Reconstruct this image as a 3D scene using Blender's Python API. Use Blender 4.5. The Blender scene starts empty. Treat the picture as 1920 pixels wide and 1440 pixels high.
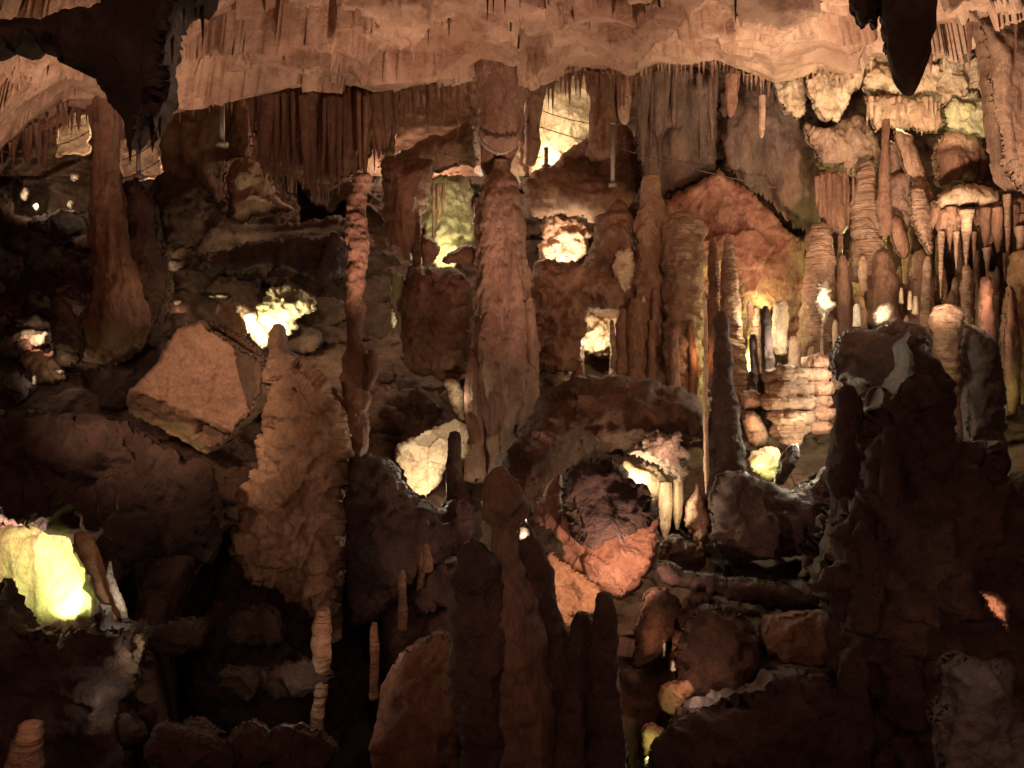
import bpy, math, random
import numpy as np
from mathutils import Vector
from mathutils.geometry import delaunay_2d_cdt

# ------------------------------------------------------------------ camera, world, exposure
S = bpy.context.scene
COL = S.collection
F = 1600.0                                   # focal length in photo pixels (1920 wide)
cam_d = bpy.data.cameras.new("camera"); cam = bpy.data.objects.new("camera", cam_d); COL.objects.link(cam)
cam_d.sensor_width = 36; cam_d.lens = 30; cam_d.clip_start = 0.05; cam_d.clip_end = 200
cam.location = (0, 0, 0); cam.rotation_euler = (math.radians(90), 0, 0)
S.camera = cam
W = bpy.data.worlds.new("World"); S.world = W; W.use_nodes = True
W.node_tree.nodes["Background"].inputs[0].default_value = (0.5, 0.32, 0.26, 1)
W.node_tree.nodes["Background"].inputs[1].default_value = 0.02
S.view_settings.view_transform = 'Standard'; S.view_settings.look = 'None'
S.view_settings.exposure = 0.98; S.view_settings.gamma = 1
S.cycles.max_bounces = 5; S.cycles.diffuse_bounces = 3; S.cycles.glossy_bounces = 2
S.cycles.sample_clamp_indirect = 3; S.cycles.sample_clamp_direct = 0
S.cycles.caustics_reflective = False; S.cycles.caustics_refractive = False

def pt(px, py, Y):
    return Vector(((px-960)/F*Y, Y, -(py-720)/F*Y))

def col_kelvin(n):
    return {'warm': (1, .58, .38), 'amber': (1, .45, .18), 'cream': (1, .80, .52), 'white': (1, .90, .70),
            'green': (.93, 1, .42), 'lime': (.86, .96, .36), 'pink': (1, .58, .42), 'red': (1, .42, .22), 'cool': (.9, .92, 1)}[n]
def lamp(px, py, Y, power, colour='cream', r=0.015):
    d = bpy.data.lights.new("floodlight", 'POINT'); d.energy = power; d.color = col_kelvin(colour); d.shadow_soft_size = r
    o = bpy.data.objects.new("floodlight", d); COL.objects.link(o); o.location = pt(px, py, Y); return o
def wash(px, py, Y, power, colour='cream', up=.2, r=.02, angle=150):
    """small hooded lamp shining away from the walkway onto the rock behind it"""
    p = pt(px, py, Y); return spot(p, p+Vector((0, 1, up)), power, col_kelvin(colour), angle, .4, r)
def spot(loc, target, power, colour, angle, blend=.6, r=.12):
    d = bpy.data.lights.new("spotlight", 'SPOT'); d.energy = power; d.color = colour; d.shadow_soft_size = r
    d.spot_size = math.radians(angle); d.spot_blend = blend
    o = bpy.data.objects.new("spotlight", d); COL.objects.link(o); o.location = loc
    o.rotation_euler = (Vector(target)-Vector(loc)).to_track_quat('-Z', 'Y').to_euler(); return o

# the cave's floodlights, low among the near rocks, then added fill spots
WARM = (1, .60, .40)
#@LIGHTS
spot((-4.2, 7.7, 0.1), (-5.2, 9.9, 4.3), 310, (1, .61, .44), 66, .8)
spot((0.05, 7.9, -1.2), (0.5, 10.0, 4.2), 430, (1, .60, .44), 84, .9)
spot((-1.5, 8.3, 0.2), (-2.0, 9.8, 4.2), 130, (1, .60, .44), 60, .9)
spot((3.3, 7.3, 0.25), (5.0, 10.6, 4.4), 960, (1, .66, .48), 80, .8)
spot((2.6, 3.6, 1.4), (0.4, 11.5, 0.1), 120, (1, .51, .32), 42, .9, .2)  # added fill raking the central column from the right
spot((-4.3, 4.4, 1.6), (-3.05, 9.6, -0.5), 470, (1, .60, .38), 36, .9, .15)  # added fill raking the boulder and flowstone from the left
spot((3.2, 4.0, 2.2), (2.6, 12.5, 1.0), 130, (1, .52, .33), 52, .9, .3)  # added fill spot towards the right of centre
spot((-0.9, 1.0, 1.2), (-0.1, 5.6, -1.0), 60, (1, .55, .42), 26, .9, .2)  # added near fill for the foreground stalagmites
# added reddish fill lights behind the viewer, lifting the shadows
for _p, _e in (((-3.5, -1.5, 2.2), 42), ((3.5, -1.5, 2.2), 42), ((0, -2.5, 1.0), 46)):
    _d = bpy.data.lights.new("fill_light", 'POINT'); _d.energy = _e*1.7; _d.color = (1, .48, .36); _d.shadow_soft_size = .4
    _o = bpy.data.objects.new("fill_light", _d); COL.objects.link(_o); _o.location = _p

# ------------------------------------------------------------------ noise
def _h(ix, iy, iz, s):
    h = (ix.astype(np.int64)*374761393 + iy.astype(np.int64)*668265263 + iz.astype(np.int64)*1274126177 + s*974634777) & 0xFFFFFFFF
    h = ((h ^ (h >> 13))*1274126177) & 0xFFFFFFFF
    h = ((h ^ (h >> 16))*2246822519) & 0xFFFFFFFF
    return ((h ^ (h >> 15)) & 0xFFFFFF)/float(0xFFFFFF)
def vn(P, s=0):
    I = np.floor(P); f = P-I; u = f*f*f*(f*(f*6-15)+10)
    ix, iy, iz = I[:, 0], I[:, 1], I[:, 2]; r = 0
    for a in (0, 1):
        wa = u[:, 0] if a else 1-u[:, 0]
        for b in (0, 1):
            wb = u[:, 1] if b else 1-u[:, 1]
            for c in (0, 1):
                wc = u[:, 2] if c else 1-u[:, 2]
                r = r + wa*wb*wc*_h(ix+a, iy+b, iz+c, s)
    return r*2-1
def fbm(P, o=4, s=0):
    r = 0; a = 1.; t = 0
    for k in range(o):
        r = r + a*vn(P*(2.03**k)+k*17.3, s+k); t += a; a *= .52
    return r/t*1.6
def facets(P, s=0):
    """planar broken-rock facets: every cell has its own height and tilt"""
    I = np.floor(P); best = np.full(len(P), 9e9); out = np.zeros(len(P))
    for a in (-1, 0, 1):
        for b in (-1, 0, 1):
            for c in (-1, 0, 1):
                jx, jy, jz = I[:, 0]+a, I[:, 1]+b, I[:, 2]+c
                cx = jx+_h(jx, jy, jz, s+1); cy = jy+_h(jx, jy, jz, s+2); cz = jz+_h(jx, jy, jz, s+3)
                dx, dy, dz = P[:, 0]-cx, P[:, 1]-cy, P[:, 2]-cz
                d = dx*dx+dy*dy+dz*dz
                v = (_h(jx, jy, jz, s+4)-.5)*.9+(_h(jx, jy, jz, s+5)-.5)*1.6*dx+(_h(jx, jy, jz, s+6)-.5)*1.6*dz+(_h(jx, jy, jz, s+7)-.5)*1.2*dy
                m = d < best; best = np.where(m, d, best); out = np.where(m, v, out)
    return out

# ------------------------------------------------------------------ materials
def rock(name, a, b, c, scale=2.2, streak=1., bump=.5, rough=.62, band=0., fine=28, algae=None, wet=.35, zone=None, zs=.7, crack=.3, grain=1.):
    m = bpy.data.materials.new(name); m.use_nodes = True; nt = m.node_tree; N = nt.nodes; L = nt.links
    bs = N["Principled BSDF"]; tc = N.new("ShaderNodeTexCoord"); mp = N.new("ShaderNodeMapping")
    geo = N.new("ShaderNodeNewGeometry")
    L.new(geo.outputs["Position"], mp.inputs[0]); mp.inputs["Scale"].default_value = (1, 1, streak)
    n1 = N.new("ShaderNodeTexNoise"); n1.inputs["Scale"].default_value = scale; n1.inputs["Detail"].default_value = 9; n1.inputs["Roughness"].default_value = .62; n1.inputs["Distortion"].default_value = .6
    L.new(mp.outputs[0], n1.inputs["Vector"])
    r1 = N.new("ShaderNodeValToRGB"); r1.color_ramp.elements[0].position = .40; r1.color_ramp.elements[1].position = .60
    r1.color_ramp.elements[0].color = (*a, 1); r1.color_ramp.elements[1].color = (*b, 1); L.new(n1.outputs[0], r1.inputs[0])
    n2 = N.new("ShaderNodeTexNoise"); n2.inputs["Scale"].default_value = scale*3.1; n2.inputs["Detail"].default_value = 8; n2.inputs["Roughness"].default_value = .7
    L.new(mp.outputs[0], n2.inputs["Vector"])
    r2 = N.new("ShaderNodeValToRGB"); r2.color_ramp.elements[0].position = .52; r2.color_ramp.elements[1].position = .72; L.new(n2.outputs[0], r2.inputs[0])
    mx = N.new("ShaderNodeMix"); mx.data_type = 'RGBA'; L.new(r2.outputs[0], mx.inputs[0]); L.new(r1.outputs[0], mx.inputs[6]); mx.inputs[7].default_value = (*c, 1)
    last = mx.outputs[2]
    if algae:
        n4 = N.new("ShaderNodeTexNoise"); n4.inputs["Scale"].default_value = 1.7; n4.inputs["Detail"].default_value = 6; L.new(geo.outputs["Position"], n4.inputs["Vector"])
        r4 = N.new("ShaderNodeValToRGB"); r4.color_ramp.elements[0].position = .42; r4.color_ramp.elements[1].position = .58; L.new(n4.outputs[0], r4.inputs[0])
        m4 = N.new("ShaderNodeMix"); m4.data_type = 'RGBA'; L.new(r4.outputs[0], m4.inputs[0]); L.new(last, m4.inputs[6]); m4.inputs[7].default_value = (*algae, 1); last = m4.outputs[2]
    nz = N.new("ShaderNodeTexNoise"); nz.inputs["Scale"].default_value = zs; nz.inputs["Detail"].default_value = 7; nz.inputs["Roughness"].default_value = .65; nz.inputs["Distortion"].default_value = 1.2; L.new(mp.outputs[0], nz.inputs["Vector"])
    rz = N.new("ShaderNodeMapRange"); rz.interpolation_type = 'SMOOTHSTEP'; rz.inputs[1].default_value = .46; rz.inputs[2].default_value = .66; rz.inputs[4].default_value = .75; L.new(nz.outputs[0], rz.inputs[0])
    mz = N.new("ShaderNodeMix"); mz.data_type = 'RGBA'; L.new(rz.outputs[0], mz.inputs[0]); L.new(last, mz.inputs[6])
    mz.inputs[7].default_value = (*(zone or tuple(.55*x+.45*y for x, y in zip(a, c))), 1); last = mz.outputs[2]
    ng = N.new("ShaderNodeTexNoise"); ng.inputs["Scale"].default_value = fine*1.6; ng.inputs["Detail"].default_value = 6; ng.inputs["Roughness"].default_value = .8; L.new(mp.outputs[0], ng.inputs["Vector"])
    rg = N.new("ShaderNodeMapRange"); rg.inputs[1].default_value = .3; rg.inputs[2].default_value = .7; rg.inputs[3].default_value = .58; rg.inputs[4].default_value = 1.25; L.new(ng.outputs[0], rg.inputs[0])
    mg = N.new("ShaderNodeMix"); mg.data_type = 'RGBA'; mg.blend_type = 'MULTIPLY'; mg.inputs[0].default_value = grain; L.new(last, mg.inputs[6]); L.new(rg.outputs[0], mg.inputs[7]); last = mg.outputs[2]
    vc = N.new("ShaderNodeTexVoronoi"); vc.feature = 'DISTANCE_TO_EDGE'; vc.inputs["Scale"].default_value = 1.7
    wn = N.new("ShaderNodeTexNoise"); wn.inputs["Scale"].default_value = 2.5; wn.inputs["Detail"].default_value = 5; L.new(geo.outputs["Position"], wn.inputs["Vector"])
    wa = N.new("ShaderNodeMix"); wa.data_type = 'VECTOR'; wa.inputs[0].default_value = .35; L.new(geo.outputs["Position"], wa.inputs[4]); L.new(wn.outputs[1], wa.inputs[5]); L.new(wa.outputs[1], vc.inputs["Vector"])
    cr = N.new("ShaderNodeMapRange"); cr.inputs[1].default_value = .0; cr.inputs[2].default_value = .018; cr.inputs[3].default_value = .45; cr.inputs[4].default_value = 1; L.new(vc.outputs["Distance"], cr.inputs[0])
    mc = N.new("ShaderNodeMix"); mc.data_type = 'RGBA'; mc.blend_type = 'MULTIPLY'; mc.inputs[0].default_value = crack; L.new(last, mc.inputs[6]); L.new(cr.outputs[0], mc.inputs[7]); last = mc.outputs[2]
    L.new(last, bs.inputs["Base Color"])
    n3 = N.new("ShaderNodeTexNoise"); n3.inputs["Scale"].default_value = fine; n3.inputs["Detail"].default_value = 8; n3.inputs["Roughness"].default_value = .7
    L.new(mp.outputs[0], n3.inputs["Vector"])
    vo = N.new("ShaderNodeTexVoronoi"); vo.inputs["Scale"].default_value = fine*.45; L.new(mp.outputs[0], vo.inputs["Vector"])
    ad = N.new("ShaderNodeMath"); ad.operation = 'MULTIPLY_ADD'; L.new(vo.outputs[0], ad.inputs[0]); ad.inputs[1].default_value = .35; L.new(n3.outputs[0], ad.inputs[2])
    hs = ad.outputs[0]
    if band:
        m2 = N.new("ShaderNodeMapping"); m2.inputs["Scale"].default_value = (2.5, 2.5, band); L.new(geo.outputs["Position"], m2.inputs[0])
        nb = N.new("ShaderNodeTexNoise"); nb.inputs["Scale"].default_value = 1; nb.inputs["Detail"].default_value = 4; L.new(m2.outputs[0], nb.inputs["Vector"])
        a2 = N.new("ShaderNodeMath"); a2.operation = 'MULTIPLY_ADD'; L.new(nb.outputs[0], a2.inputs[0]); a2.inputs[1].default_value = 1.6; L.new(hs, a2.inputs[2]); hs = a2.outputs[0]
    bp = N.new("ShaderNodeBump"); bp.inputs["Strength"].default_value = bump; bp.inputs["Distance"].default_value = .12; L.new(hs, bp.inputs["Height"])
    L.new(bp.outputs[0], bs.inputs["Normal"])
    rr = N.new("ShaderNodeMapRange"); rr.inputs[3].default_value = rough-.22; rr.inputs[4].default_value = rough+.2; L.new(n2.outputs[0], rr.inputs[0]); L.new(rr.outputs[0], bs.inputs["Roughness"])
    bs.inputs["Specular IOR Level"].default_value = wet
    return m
M = {
 'ceil': rock("pale_ceiling_limestone", (.32, .20, .13), (.50, .355, .245), (.20, .11, .07), 1.1, 1, .45, .75, fine=20, zone=(.27, .155, .10), zs=.42, crack=.35, grain=.4),
 'ground': rock("brown_cave_rock", (.085, .047, .032), (.18, .10, .066), (.05, .03, .022), 1.8, 1, .7, .7, fine=22),
 'wall': rock("back_wall_rock", (.24, .145, .095), (.40, .27, .18), (.15, .08, .055), 1.5, .6, .6, .7, fine=20),
 'dark': rock("dark_shaded_rock", (.07, .042, .034), (.13, .082, .064), (.04, .026, .024), 2.4, 1, .7, .6, fine=26),  # dark tone carries the shade of the unlit silhouettes
 'brown': rock("brown_flowstone", (.20, .105, .062), (.34, .19, .118), (.12, .058, .036), 2.6, .45, .6, .55, fine=26),
 'red': rock("red_flowstone", (.29, .115, .07), (.46, .22, .15), (.17, .065, .042), 2.4, .5, .6, .6, fine=22, zone=(.38, .24, .17), zs=.9, crack=.4),
 'tan': rock("tan_flowstone", (.40, .25, .155), (.56, .38, .25), (.24, .135, .085), 2.6, .8, .65, .6, fine=24),
 'tanband': rock("tan_banded_flowstone", (.32, .20, .125), (.52, .35, .23), (.18, .10, .06), 3.2, 1.6, .7, .6, band=26, fine=26),
 'brownband': rock("brown_banded_flowstone", (.22, .12, .072), (.36, .21, .135), (.12, .062, .04), 3.0, 1.6, .7, .55, band=24, fine=26),
 'col': rock("wet_red_brown_flowstone", (.27, .15, .098), (.40, .245, .165), (.16, .08, .052), 2.6, .35, .65, .42, band=0, fine=26, wet=.6),
 'cream': rock("cream_flowstone", (.58, .43, .27), (.74, .60, .42), (.38, .24, .14), 3.0, .8, .6, .6, fine=24),
 'white': rock("white_calcite_crust", (.66, .52, .40), (.80, .70, .58), (.30, .17, .12), 9, 1, .9, .5, fine=34),
 'algae': rock("flowstone_with_green_algae", (.52, .45, .27), (.68, .60, .40), (.30, .26, .14), 2.2, .6, .55, .6, fine=20, algae=(.50, .50, .25)),
 'boulder': rock("smooth_boulder_rock", (.38, .235, .16), (.45, .285, .195), (.28, .155, .10), 2.6, 1, .4, .75, fine=16, zone=(.33, .20, .14), crack=0),
 'bronze': rock('dim_wire', (.1, .07, .05), (.14, .1, .07), (.08, .05, .04)),
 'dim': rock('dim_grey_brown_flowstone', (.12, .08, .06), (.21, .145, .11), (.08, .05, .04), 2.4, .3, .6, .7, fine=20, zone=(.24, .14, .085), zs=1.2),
 'salmon': rock("salmon_flowstone", (.48, .25, .155), (.62, .36, .24), (.34, .15, .085), 2.6, 1, .7, .6, fine=20),
 'orange': rock("orange_flowstone", (.38, .215, .11), (.50, .31, .17), (.26, .13, .065), 2.6, 1, .6, .6, fine=20),
 'grey': rock("grey_mud_rock", (.12, .10, .088), (.19, .16, .14), (.08, .068, .06), 2.2, 1, .5, .7, fine=20),
}
steel = bpy.data.materials.new("weathered_steel"); steel.use_nodes = True
_b = steel.node_tree.nodes["Principled BSDF"]; _b.inputs["Base Color"].default_value = (.30, .25, .20, 1); _b.inputs["Roughness"].default_value = .5; _b.inputs["Metallic"].default_value = .4
_n = steel.node_tree.nodes.new("ShaderNodeTexNoise"); _n.inputs["Scale"].default_value = 30
_r = steel.node_tree.nodes.new("ShaderNodeMapRange"); _r.inputs[3].default_value = .35; _r.inputs[4].default_value = .75
steel.node_tree.links.new(_n.outputs[0], _r.inputs[0]); steel.node_tree.links.new(_r.outputs[0], _b.inputs["Roughness"])

# ------------------------------------------------------------------ mesh helpers
def make(name, V, Fc, mat, label=None, cat=None, group=None, kind=None, parent=None, origin=None, smooth=True):
    V = np.asarray(V, float)
    if parent is not None: origin = Vector(parent.location)
    if origin is None:
        lo = V.min(0); hi = V.max(0); origin = Vector(((lo[0]+hi[0])/2, (lo[1]+hi[1])/2, lo[2]))
    V = V-np.array(origin)
    me = bpy.data.meshes.new(name); Fc = [tuple(f) for f in Fc] if not isinstance(Fc, np.ndarray) else Fc
    if isinstance(Fc, np.ndarray):
        n, k = Fc.shape
        me.vertices.add(len(V)); me.vertices.foreach_set("co", V.ravel().astype(np.float32))
        me.loops.add(n*k); me.loops.foreach_set("vertex_index", Fc.ravel().astype(np.int32))
        me.polygons.add(n); me.polygons.foreach_set("loop_start", np.arange(0, n*k, k, dtype=np.int32))
        me.update(calc_edges=True); me.validate()
    else:
        me.from_pydata(V.tolist(), [], Fc); me.update()
    me.materials.append(M[mat] if isinstance(mat, str) else mat)
    if smooth: me.polygons.foreach_set("use_smooth", [True]*len(me.polygons))
    o = bpy.data.objects.new(name, me); COL.objects.link(o)
    if parent is not None: o.parent = parent
    else: o.location = origin
    if label: o["label"] = label
    if cat: o["category"] = cat
    if group: o["group"] = group
    if kind: o["kind"] = kind
    return o

def normals(V, T):
    N = np.zeros_like(V); a, b, c = V[T[:, 0]], V[T[:, 1]], V[T[:, 2]]
    n = np.cross(b-a, c-a)
    for k in range(3): np.add.at(N, T[:, k], n)
    return N/(np.linalg.norm(N, axis=1)[:, None]+1e-12)

SEED = [0]
def displace(V, N, lump=.05, ls=.35, fine=.012, flute=0, fk=9, ring=0, rk=9, block=0, bs=.5, drip=0, oct=5, mid=.022, width=None, edgef=None):
    SEED[0] += 11; s = SEED[0]
    A = V*np.array([1, 1, .38]) if flute else V
    d = lump*fbm(A/ls, oct, s)+fine*fbm(V*14., 3, s+5)+mid*(1-2*np.abs(vn(A*4.3+.4*fbm(A*3, 2, s+6)[:, None], s+12)))+mid*.6*fbm(A*8.5, 3, s+13)
    if flute:
        w = V*np.array([fk, fk, .28]); q = vn(w+.45*fbm(V*1.1, 2, s)[:, None], s+7); q2 = vn(w*2.3, s+8)
        d = d+flute*(np.abs(q)*2-1+.45*q2)
    if ring:
        w = V*np.array([2.6, 2.6, rk]); w[:, 2] += 1.8*vn(V*1.9, s+31); q = vn(w+.5*fbm(V*3, 2, s+2)[:, None], s+9); q2 = vn(w*np.array([2, 2, 2.7]), s+10)
        d = d+ring*(q+.6*q2)*(.45+1.1*np.abs(vn(V*2.3, s+32)))
    if drip:   # overhanging lobes: saw-tooth in height, wandering sideways
        ph = V[:, 2]*2.6+1.1*fbm(V*np.array([2.2, 2.2, .9]), 3, s+3); fr = ph-np.floor(ph)
        d = d+drip*((1-fr)**.6-.5)*(1+.6*vn(V*np.array([7, 7, 1.5]), s+4))
    if block: d = d+block*facets(V/bs, s+20)
    if width is not None:
        tot = lump+fine+mid+flute+ring+drip+block*.4
        d = d*np.clip(width/(tot*1.9+1e-6), 0, 1)
    if edgef is not None: N = N*np.stack([edgef**.7, np.ones_like(edgef), edgef**.7], 1); d = d*(.4+.6*edgef)
    return V+N*d[:, None]

def resample(poly, step, rag=0., closed=True, seed=0):
    rng = random.Random(seed*7+len(poly)); out = []
    n = len(poly)
    for i in range(n if closed else n-1):
        a = poly[i]; b = poly[(i+1) % n]; L = math.hypot(b[0]-a[0], b[1]-a[1]); k = max(1, int(round(L/step)))
        for j in range(k):
            t = j/k; x = a[0]+(b[0]-a[0])*t; y = a[1]+(b[1]-a[1])*t
            if j and rag:
                nx, ny = (b[1]-a[1])/L, -(b[0]-a[0])/L; r = rng.uniform(-rag, rag)
                x += nx*r; y += ny*r
            out.append((x, y))
    if not closed: out.append(tuple(poly[-1]))
    return out
def chaikin(p, closed=True):
    o = []; n = len(p)
    for i in range(n if closed else n-1):
        a = p[i]; b = p[(i+1) % n]
        o += [(a[0]*.75+b[0]*.25, a[1]*.75+b[1]*.25), (a[0]*.25+b[0]*.75, a[1]*.25+b[1]*.75)]
    return o
def seg_dist(Q, poly, closed=True):
    P = np.asarray(poly, float); A = P; B = np.roll(P, -1, 0)
    if not closed: A = P[:-1]; B = P[1:]
    d = np.full(len(Q), 9e9)
    for a, b in zip(A, B):
        ab = b-a; t = np.clip(((Q-a)@ab)/(ab@ab+1e-9), 0, 1); r = Q-(a+t[:, None]*ab); d = np.minimum(d, np.einsum('ij,ij->i', r, r))
    return np.sqrt(d)
def inside(Q, poly):
    P = np.asarray(poly, float); A = P; B = np.roll(P, -1, 0); c = np.zeros(len(Q), bool)
    for a, b in zip(A, B):
        if a[1] == b[1]: continue
        m = ((a[1] > Q[:, 1]) != (b[1] > Q[:, 1])) & (Q[:, 0] < (b[0]-a[0])*(Q[:, 1]-a[1])/(b[1]-a[1])+a[0]); c ^= m
    return c

def sm0(t): t = np.clip(t, 0, 1); return t*t*(3-2*t)
BODIES = []       # outline and distance of every body, so the terrain leaves room round it
def blob(name, label, cat, poly, Y, T=.35, mat='brown', res=5, tilt=(0, 0), flat=0, rag=1.6, smooth_poly=1, group=None,
         clear=True, edge=None, back=.7, parent=None, planes=None, rough=1., **dk):
    """closed body: outline at distance Y, swelling T metres towards and .7 T away from the viewer"""
    base = list(poly)
    for _ in range(smooth_poly): poly = chaikin(poly)
    SEED[0] += 1
    out = np.array(resample(poly, res, rag, True, SEED[0])); size = min(np.ptp(out[:, 0]), np.ptp(out[:, 1])); am = 1.25*rough*min(1, size/110)
    tg = np.roll(out, -1, 0)-np.roll(out, 1, 0); tg /= np.linalg.norm(tg, axis=1)[:, None]+1e-9; q3 = np.column_stack([out, np.full(len(out), SEED[0]*3.7)])
    o_ = am*(4.5*vn(q3/np.array([38, 38, 1]), 3)+3.0*vn(q3/np.array([15, 15, 1]), 5)+1.6*vn(q3/np.array([6.5, 6.5, 1]), 7))
    out = out+np.column_stack([tg[:, 1], -tg[:, 0]])*o_[:, None]; out = [tuple(p) for p in out]
    P = np.array(out); x0, y0 = P.min(0); x1, y1 = P.max(0)
    gx = np.arange(x0, x1, res); gy = np.arange(y0, y1, res*.87)
    X, Yg = np.meshgrid(gx, gy); X = X+(np.arange(len(gy)) % 2)[:, None]*res/2
    Q = np.stack([X.ravel(), Yg.ravel()], 1); rs = np.random.RandomState(SEED[0]); Q = Q+rs.uniform(-.18, .18, Q.shape)*res
    Q = Q[inside(Q, out)]; d = seg_dist(Q, out)
    k = d > res*.55; Q = Q[k]; d = d[k]
    nb = len(out); pts = [Vector(p) for p in out]+[Vector(q) for q in Q.tolist()]
    vs, _, fs, ov, _, _ = delaunay_2d_cdt(pts, [], [list(range(nb))], 1, 1e-5)
    V2 = np.array([(v.x, v.y) for v in vs]); T3 = np.array([f[:] for f in fs if len(f) == 3], int)
    D = seg_dist(V2, out)
    onb = D < 1e-3
    Dm = edge if edge else max(D.max(), 1e-3)
    u = np.clip(D/Dm, 0, 1); prof = np.sqrt(np.clip(1-(1-u)**2, 0, 1))
    if flat: prof = prof**(1-flat*.6)
    cx, cy = P.mean(0)
    Yv = Y+(V2[:, 0]-cx)*tilt[0]+(V2[:, 1]-cy)*tilt[1]
    base3 = np.stack([(V2[:, 0]-960)/F*Yv, Yv, -(V2[:, 1]-720)/F*Yv], 1)
    off = prof*T
    if planes:   # broken faces: (x, y, height, slope x, slope y)
        off = np.minimum(off, np.clip(np.min([h+gx_*(V2[:, 0]-x_)+gy_*(V2[:, 1]-y_) for (x_, y_, h, gx_, gy_) in planes], 0), 0, 9)*prof)
    fr = base3*(1-off/Yv)[:, None]
    n = len(V2); idx = np.arange(n); inner = np.where(~onb)[0]; mp = idx.copy(); mp[inner] = n+np.arange(len(inner))
    bk = base3[inner].copy(); bk[:, 1] += prof[inner]*T*back
    V = np.vstack([fr, bk])
    # orient: front faces must look to -Y
    a, b, c = fr[T3[:, 0]], fr[T3[:, 1]], fr[T3[:, 2]]; ny = np.cross(b-a, c-a)[:, 1]
    Tf = np.where((ny > 0)[:, None], T3[:, ::-1], T3); Tb = mp[Tf[~onb[Tf].all(1)]][:, ::-1]
    I_ = np.where(D > res)[0]
    if len(I_) > 700: I_ = np.random.RandomState(1).choice(I_, 700, False)
    LW = np.full(len(V2), res*1.0)
    for q_ in I_:
        dd = np.hypot(V2[:, 0]-V2[q_, 0], V2[:, 1]-V2[q_, 1]); m_ = dd < D[q_]*1.5+res*1.5
        LW[m_] = np.maximum(LW[m_], D[q_])
    E_ = np.vstack([Tf[:, [0, 1]], Tf[:, [1, 2]], Tf[:, [2, 0]]])
    for _ in range(14):
        acc = LW.copy(); cnt = np.ones(len(LW)); np.add.at(acc, E_[:, 0], LW[E_[:, 1]]); np.add.at(cnt, E_[:, 0], 1); np.add.at(acc, E_[:, 1], LW[E_[:, 0]]); np.add.at(cnt, E_[:, 1], 1); LW = acc/cnt
    LW = LW/F*Y; LE = .25+.75*sm0(D/(res*3.5))
    TT = np.vstack([Tf, Tb]); N = normals(V, TT)
    V = displace(V, N, width=np.concatenate([LW, LW[inner]]), edgef=np.concatenate([LE, LE[inner]]), **dk)
    if clear and parent is None: BODIES.append((base, float(Yv.max())+.22))
    return make(name, V, TT, mat, label, cat, group, parent=parent)

def column(name, label, cat, rows, Y, mat='brown', dz=1., res=None, seg=None, cap=1, group=None, clear=True, lean=0, parent=None, reg=True, **dk):
    """lofted body: rows of (photo y, left x, right x) at distance Y; round in plan"""
    rows = sorted(rows); r0 = np.array([r[0] for r in rows], float); xl = np.array([r[1] for r in rows], float); xr = np.array([r[2] for r in rows], float)
    wmax = (xr-xl).max(); res = res or max(2.2, min(6, wmax/14))
    n = max(6, int((r0[-1]-r0[0])/res)); ys = np.linspace(r0[0], r0[-1], n)
    # smooth interpolation
    L = np.interp(ys, r0, xl); R = np.interp(ys, r0, xr)
    kk = max(1, int(n/len(rows)/3))
    if kk > 1:
        ker = np.ones(kk)/kk; pad = lambda a: np.convolve(np.pad(a, (kk, kk), mode='edge'), ker, 'same')[kk:-kk]
        L = pad(L); R = pad(R)
    seg = seg or int(max(10, min(96, math.pi*wmax/res*1.0)))
    th = np.arange(seg)/seg*2*math.pi
    cx = (L+R)/2; rr = (R-L)/2/F*Y; X = (cx-960)/F*Y; Z = -(ys-720)/F*Y
    Yc = Y+lean*(Z-Z[-1])
    V = np.stack([X[:, None]+rr[:, None]*np.cos(th), Yc[:, None]+rr[:, None]*dz*np.sin(th), np.repeat(Z[:, None], seg, 1)], 2).reshape(-1, 3)
    V = np.vstack([V, [[X[0], Yc[0], Z[0]+rr[0]*.35*cap], [X[-1], Yc[-1], Z[-1]-rr[-1]*.35*cap]]])
    i = np.arange(n-1)[:, None]*seg; j = np.arange(seg)[None]; j2 = (j+1) % seg
    q = np.stack([i+j, i+seg+j, i+seg+j2, i+j2], 2).reshape(-1, 4)
    T1 = np.stack([q[:, 0], q[:, 1], q[:, 2]], 1); T2 = np.stack([q[:, 0], q[:, 2], q[:, 3]], 1)
    jj = np.arange(seg); top = np.stack([np.full(seg, n*seg), jj, (jj+1) % seg], 1)
    b0 = (n-1)*seg; bot = np.stack([np.full(seg, n*seg+1), b0+(jj+1) % seg, b0+jj], 1)
    TT = np.vstack([T1, T2, top, bot])
    N = normals(V, TT)
    c = V.mean(0)
    if np.einsum('ij,ij->i', N[:-2], V[:-2]-np.repeat(np.stack([X, Yc, Z], 1), seg, 0)).mean() < 0: TT = TT[:, ::-1]; N = -N
    V = displace(V, N, width=np.concatenate([np.repeat(rr, seg), [rr[0], rr[-1]]]), **dk)
    if clear and parent is None:
        BODIES.append(([(xl[k], r0[k]) for k in range(len(rows))]+[(xr[k], r0[k]) for k in range(len(rows)-1, -1, -1)], Y+.25))
    return make(name, V, TT, mat, label, cat, group, parent=parent)

def copy_tree(o, parent=None):
    c = o.copy(); COL.objects.link(c); c.parent = parent
    for ch in [x for x in bpy.data.objects if x.parent == o]: copy_tree(ch, c)
    return c

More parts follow.
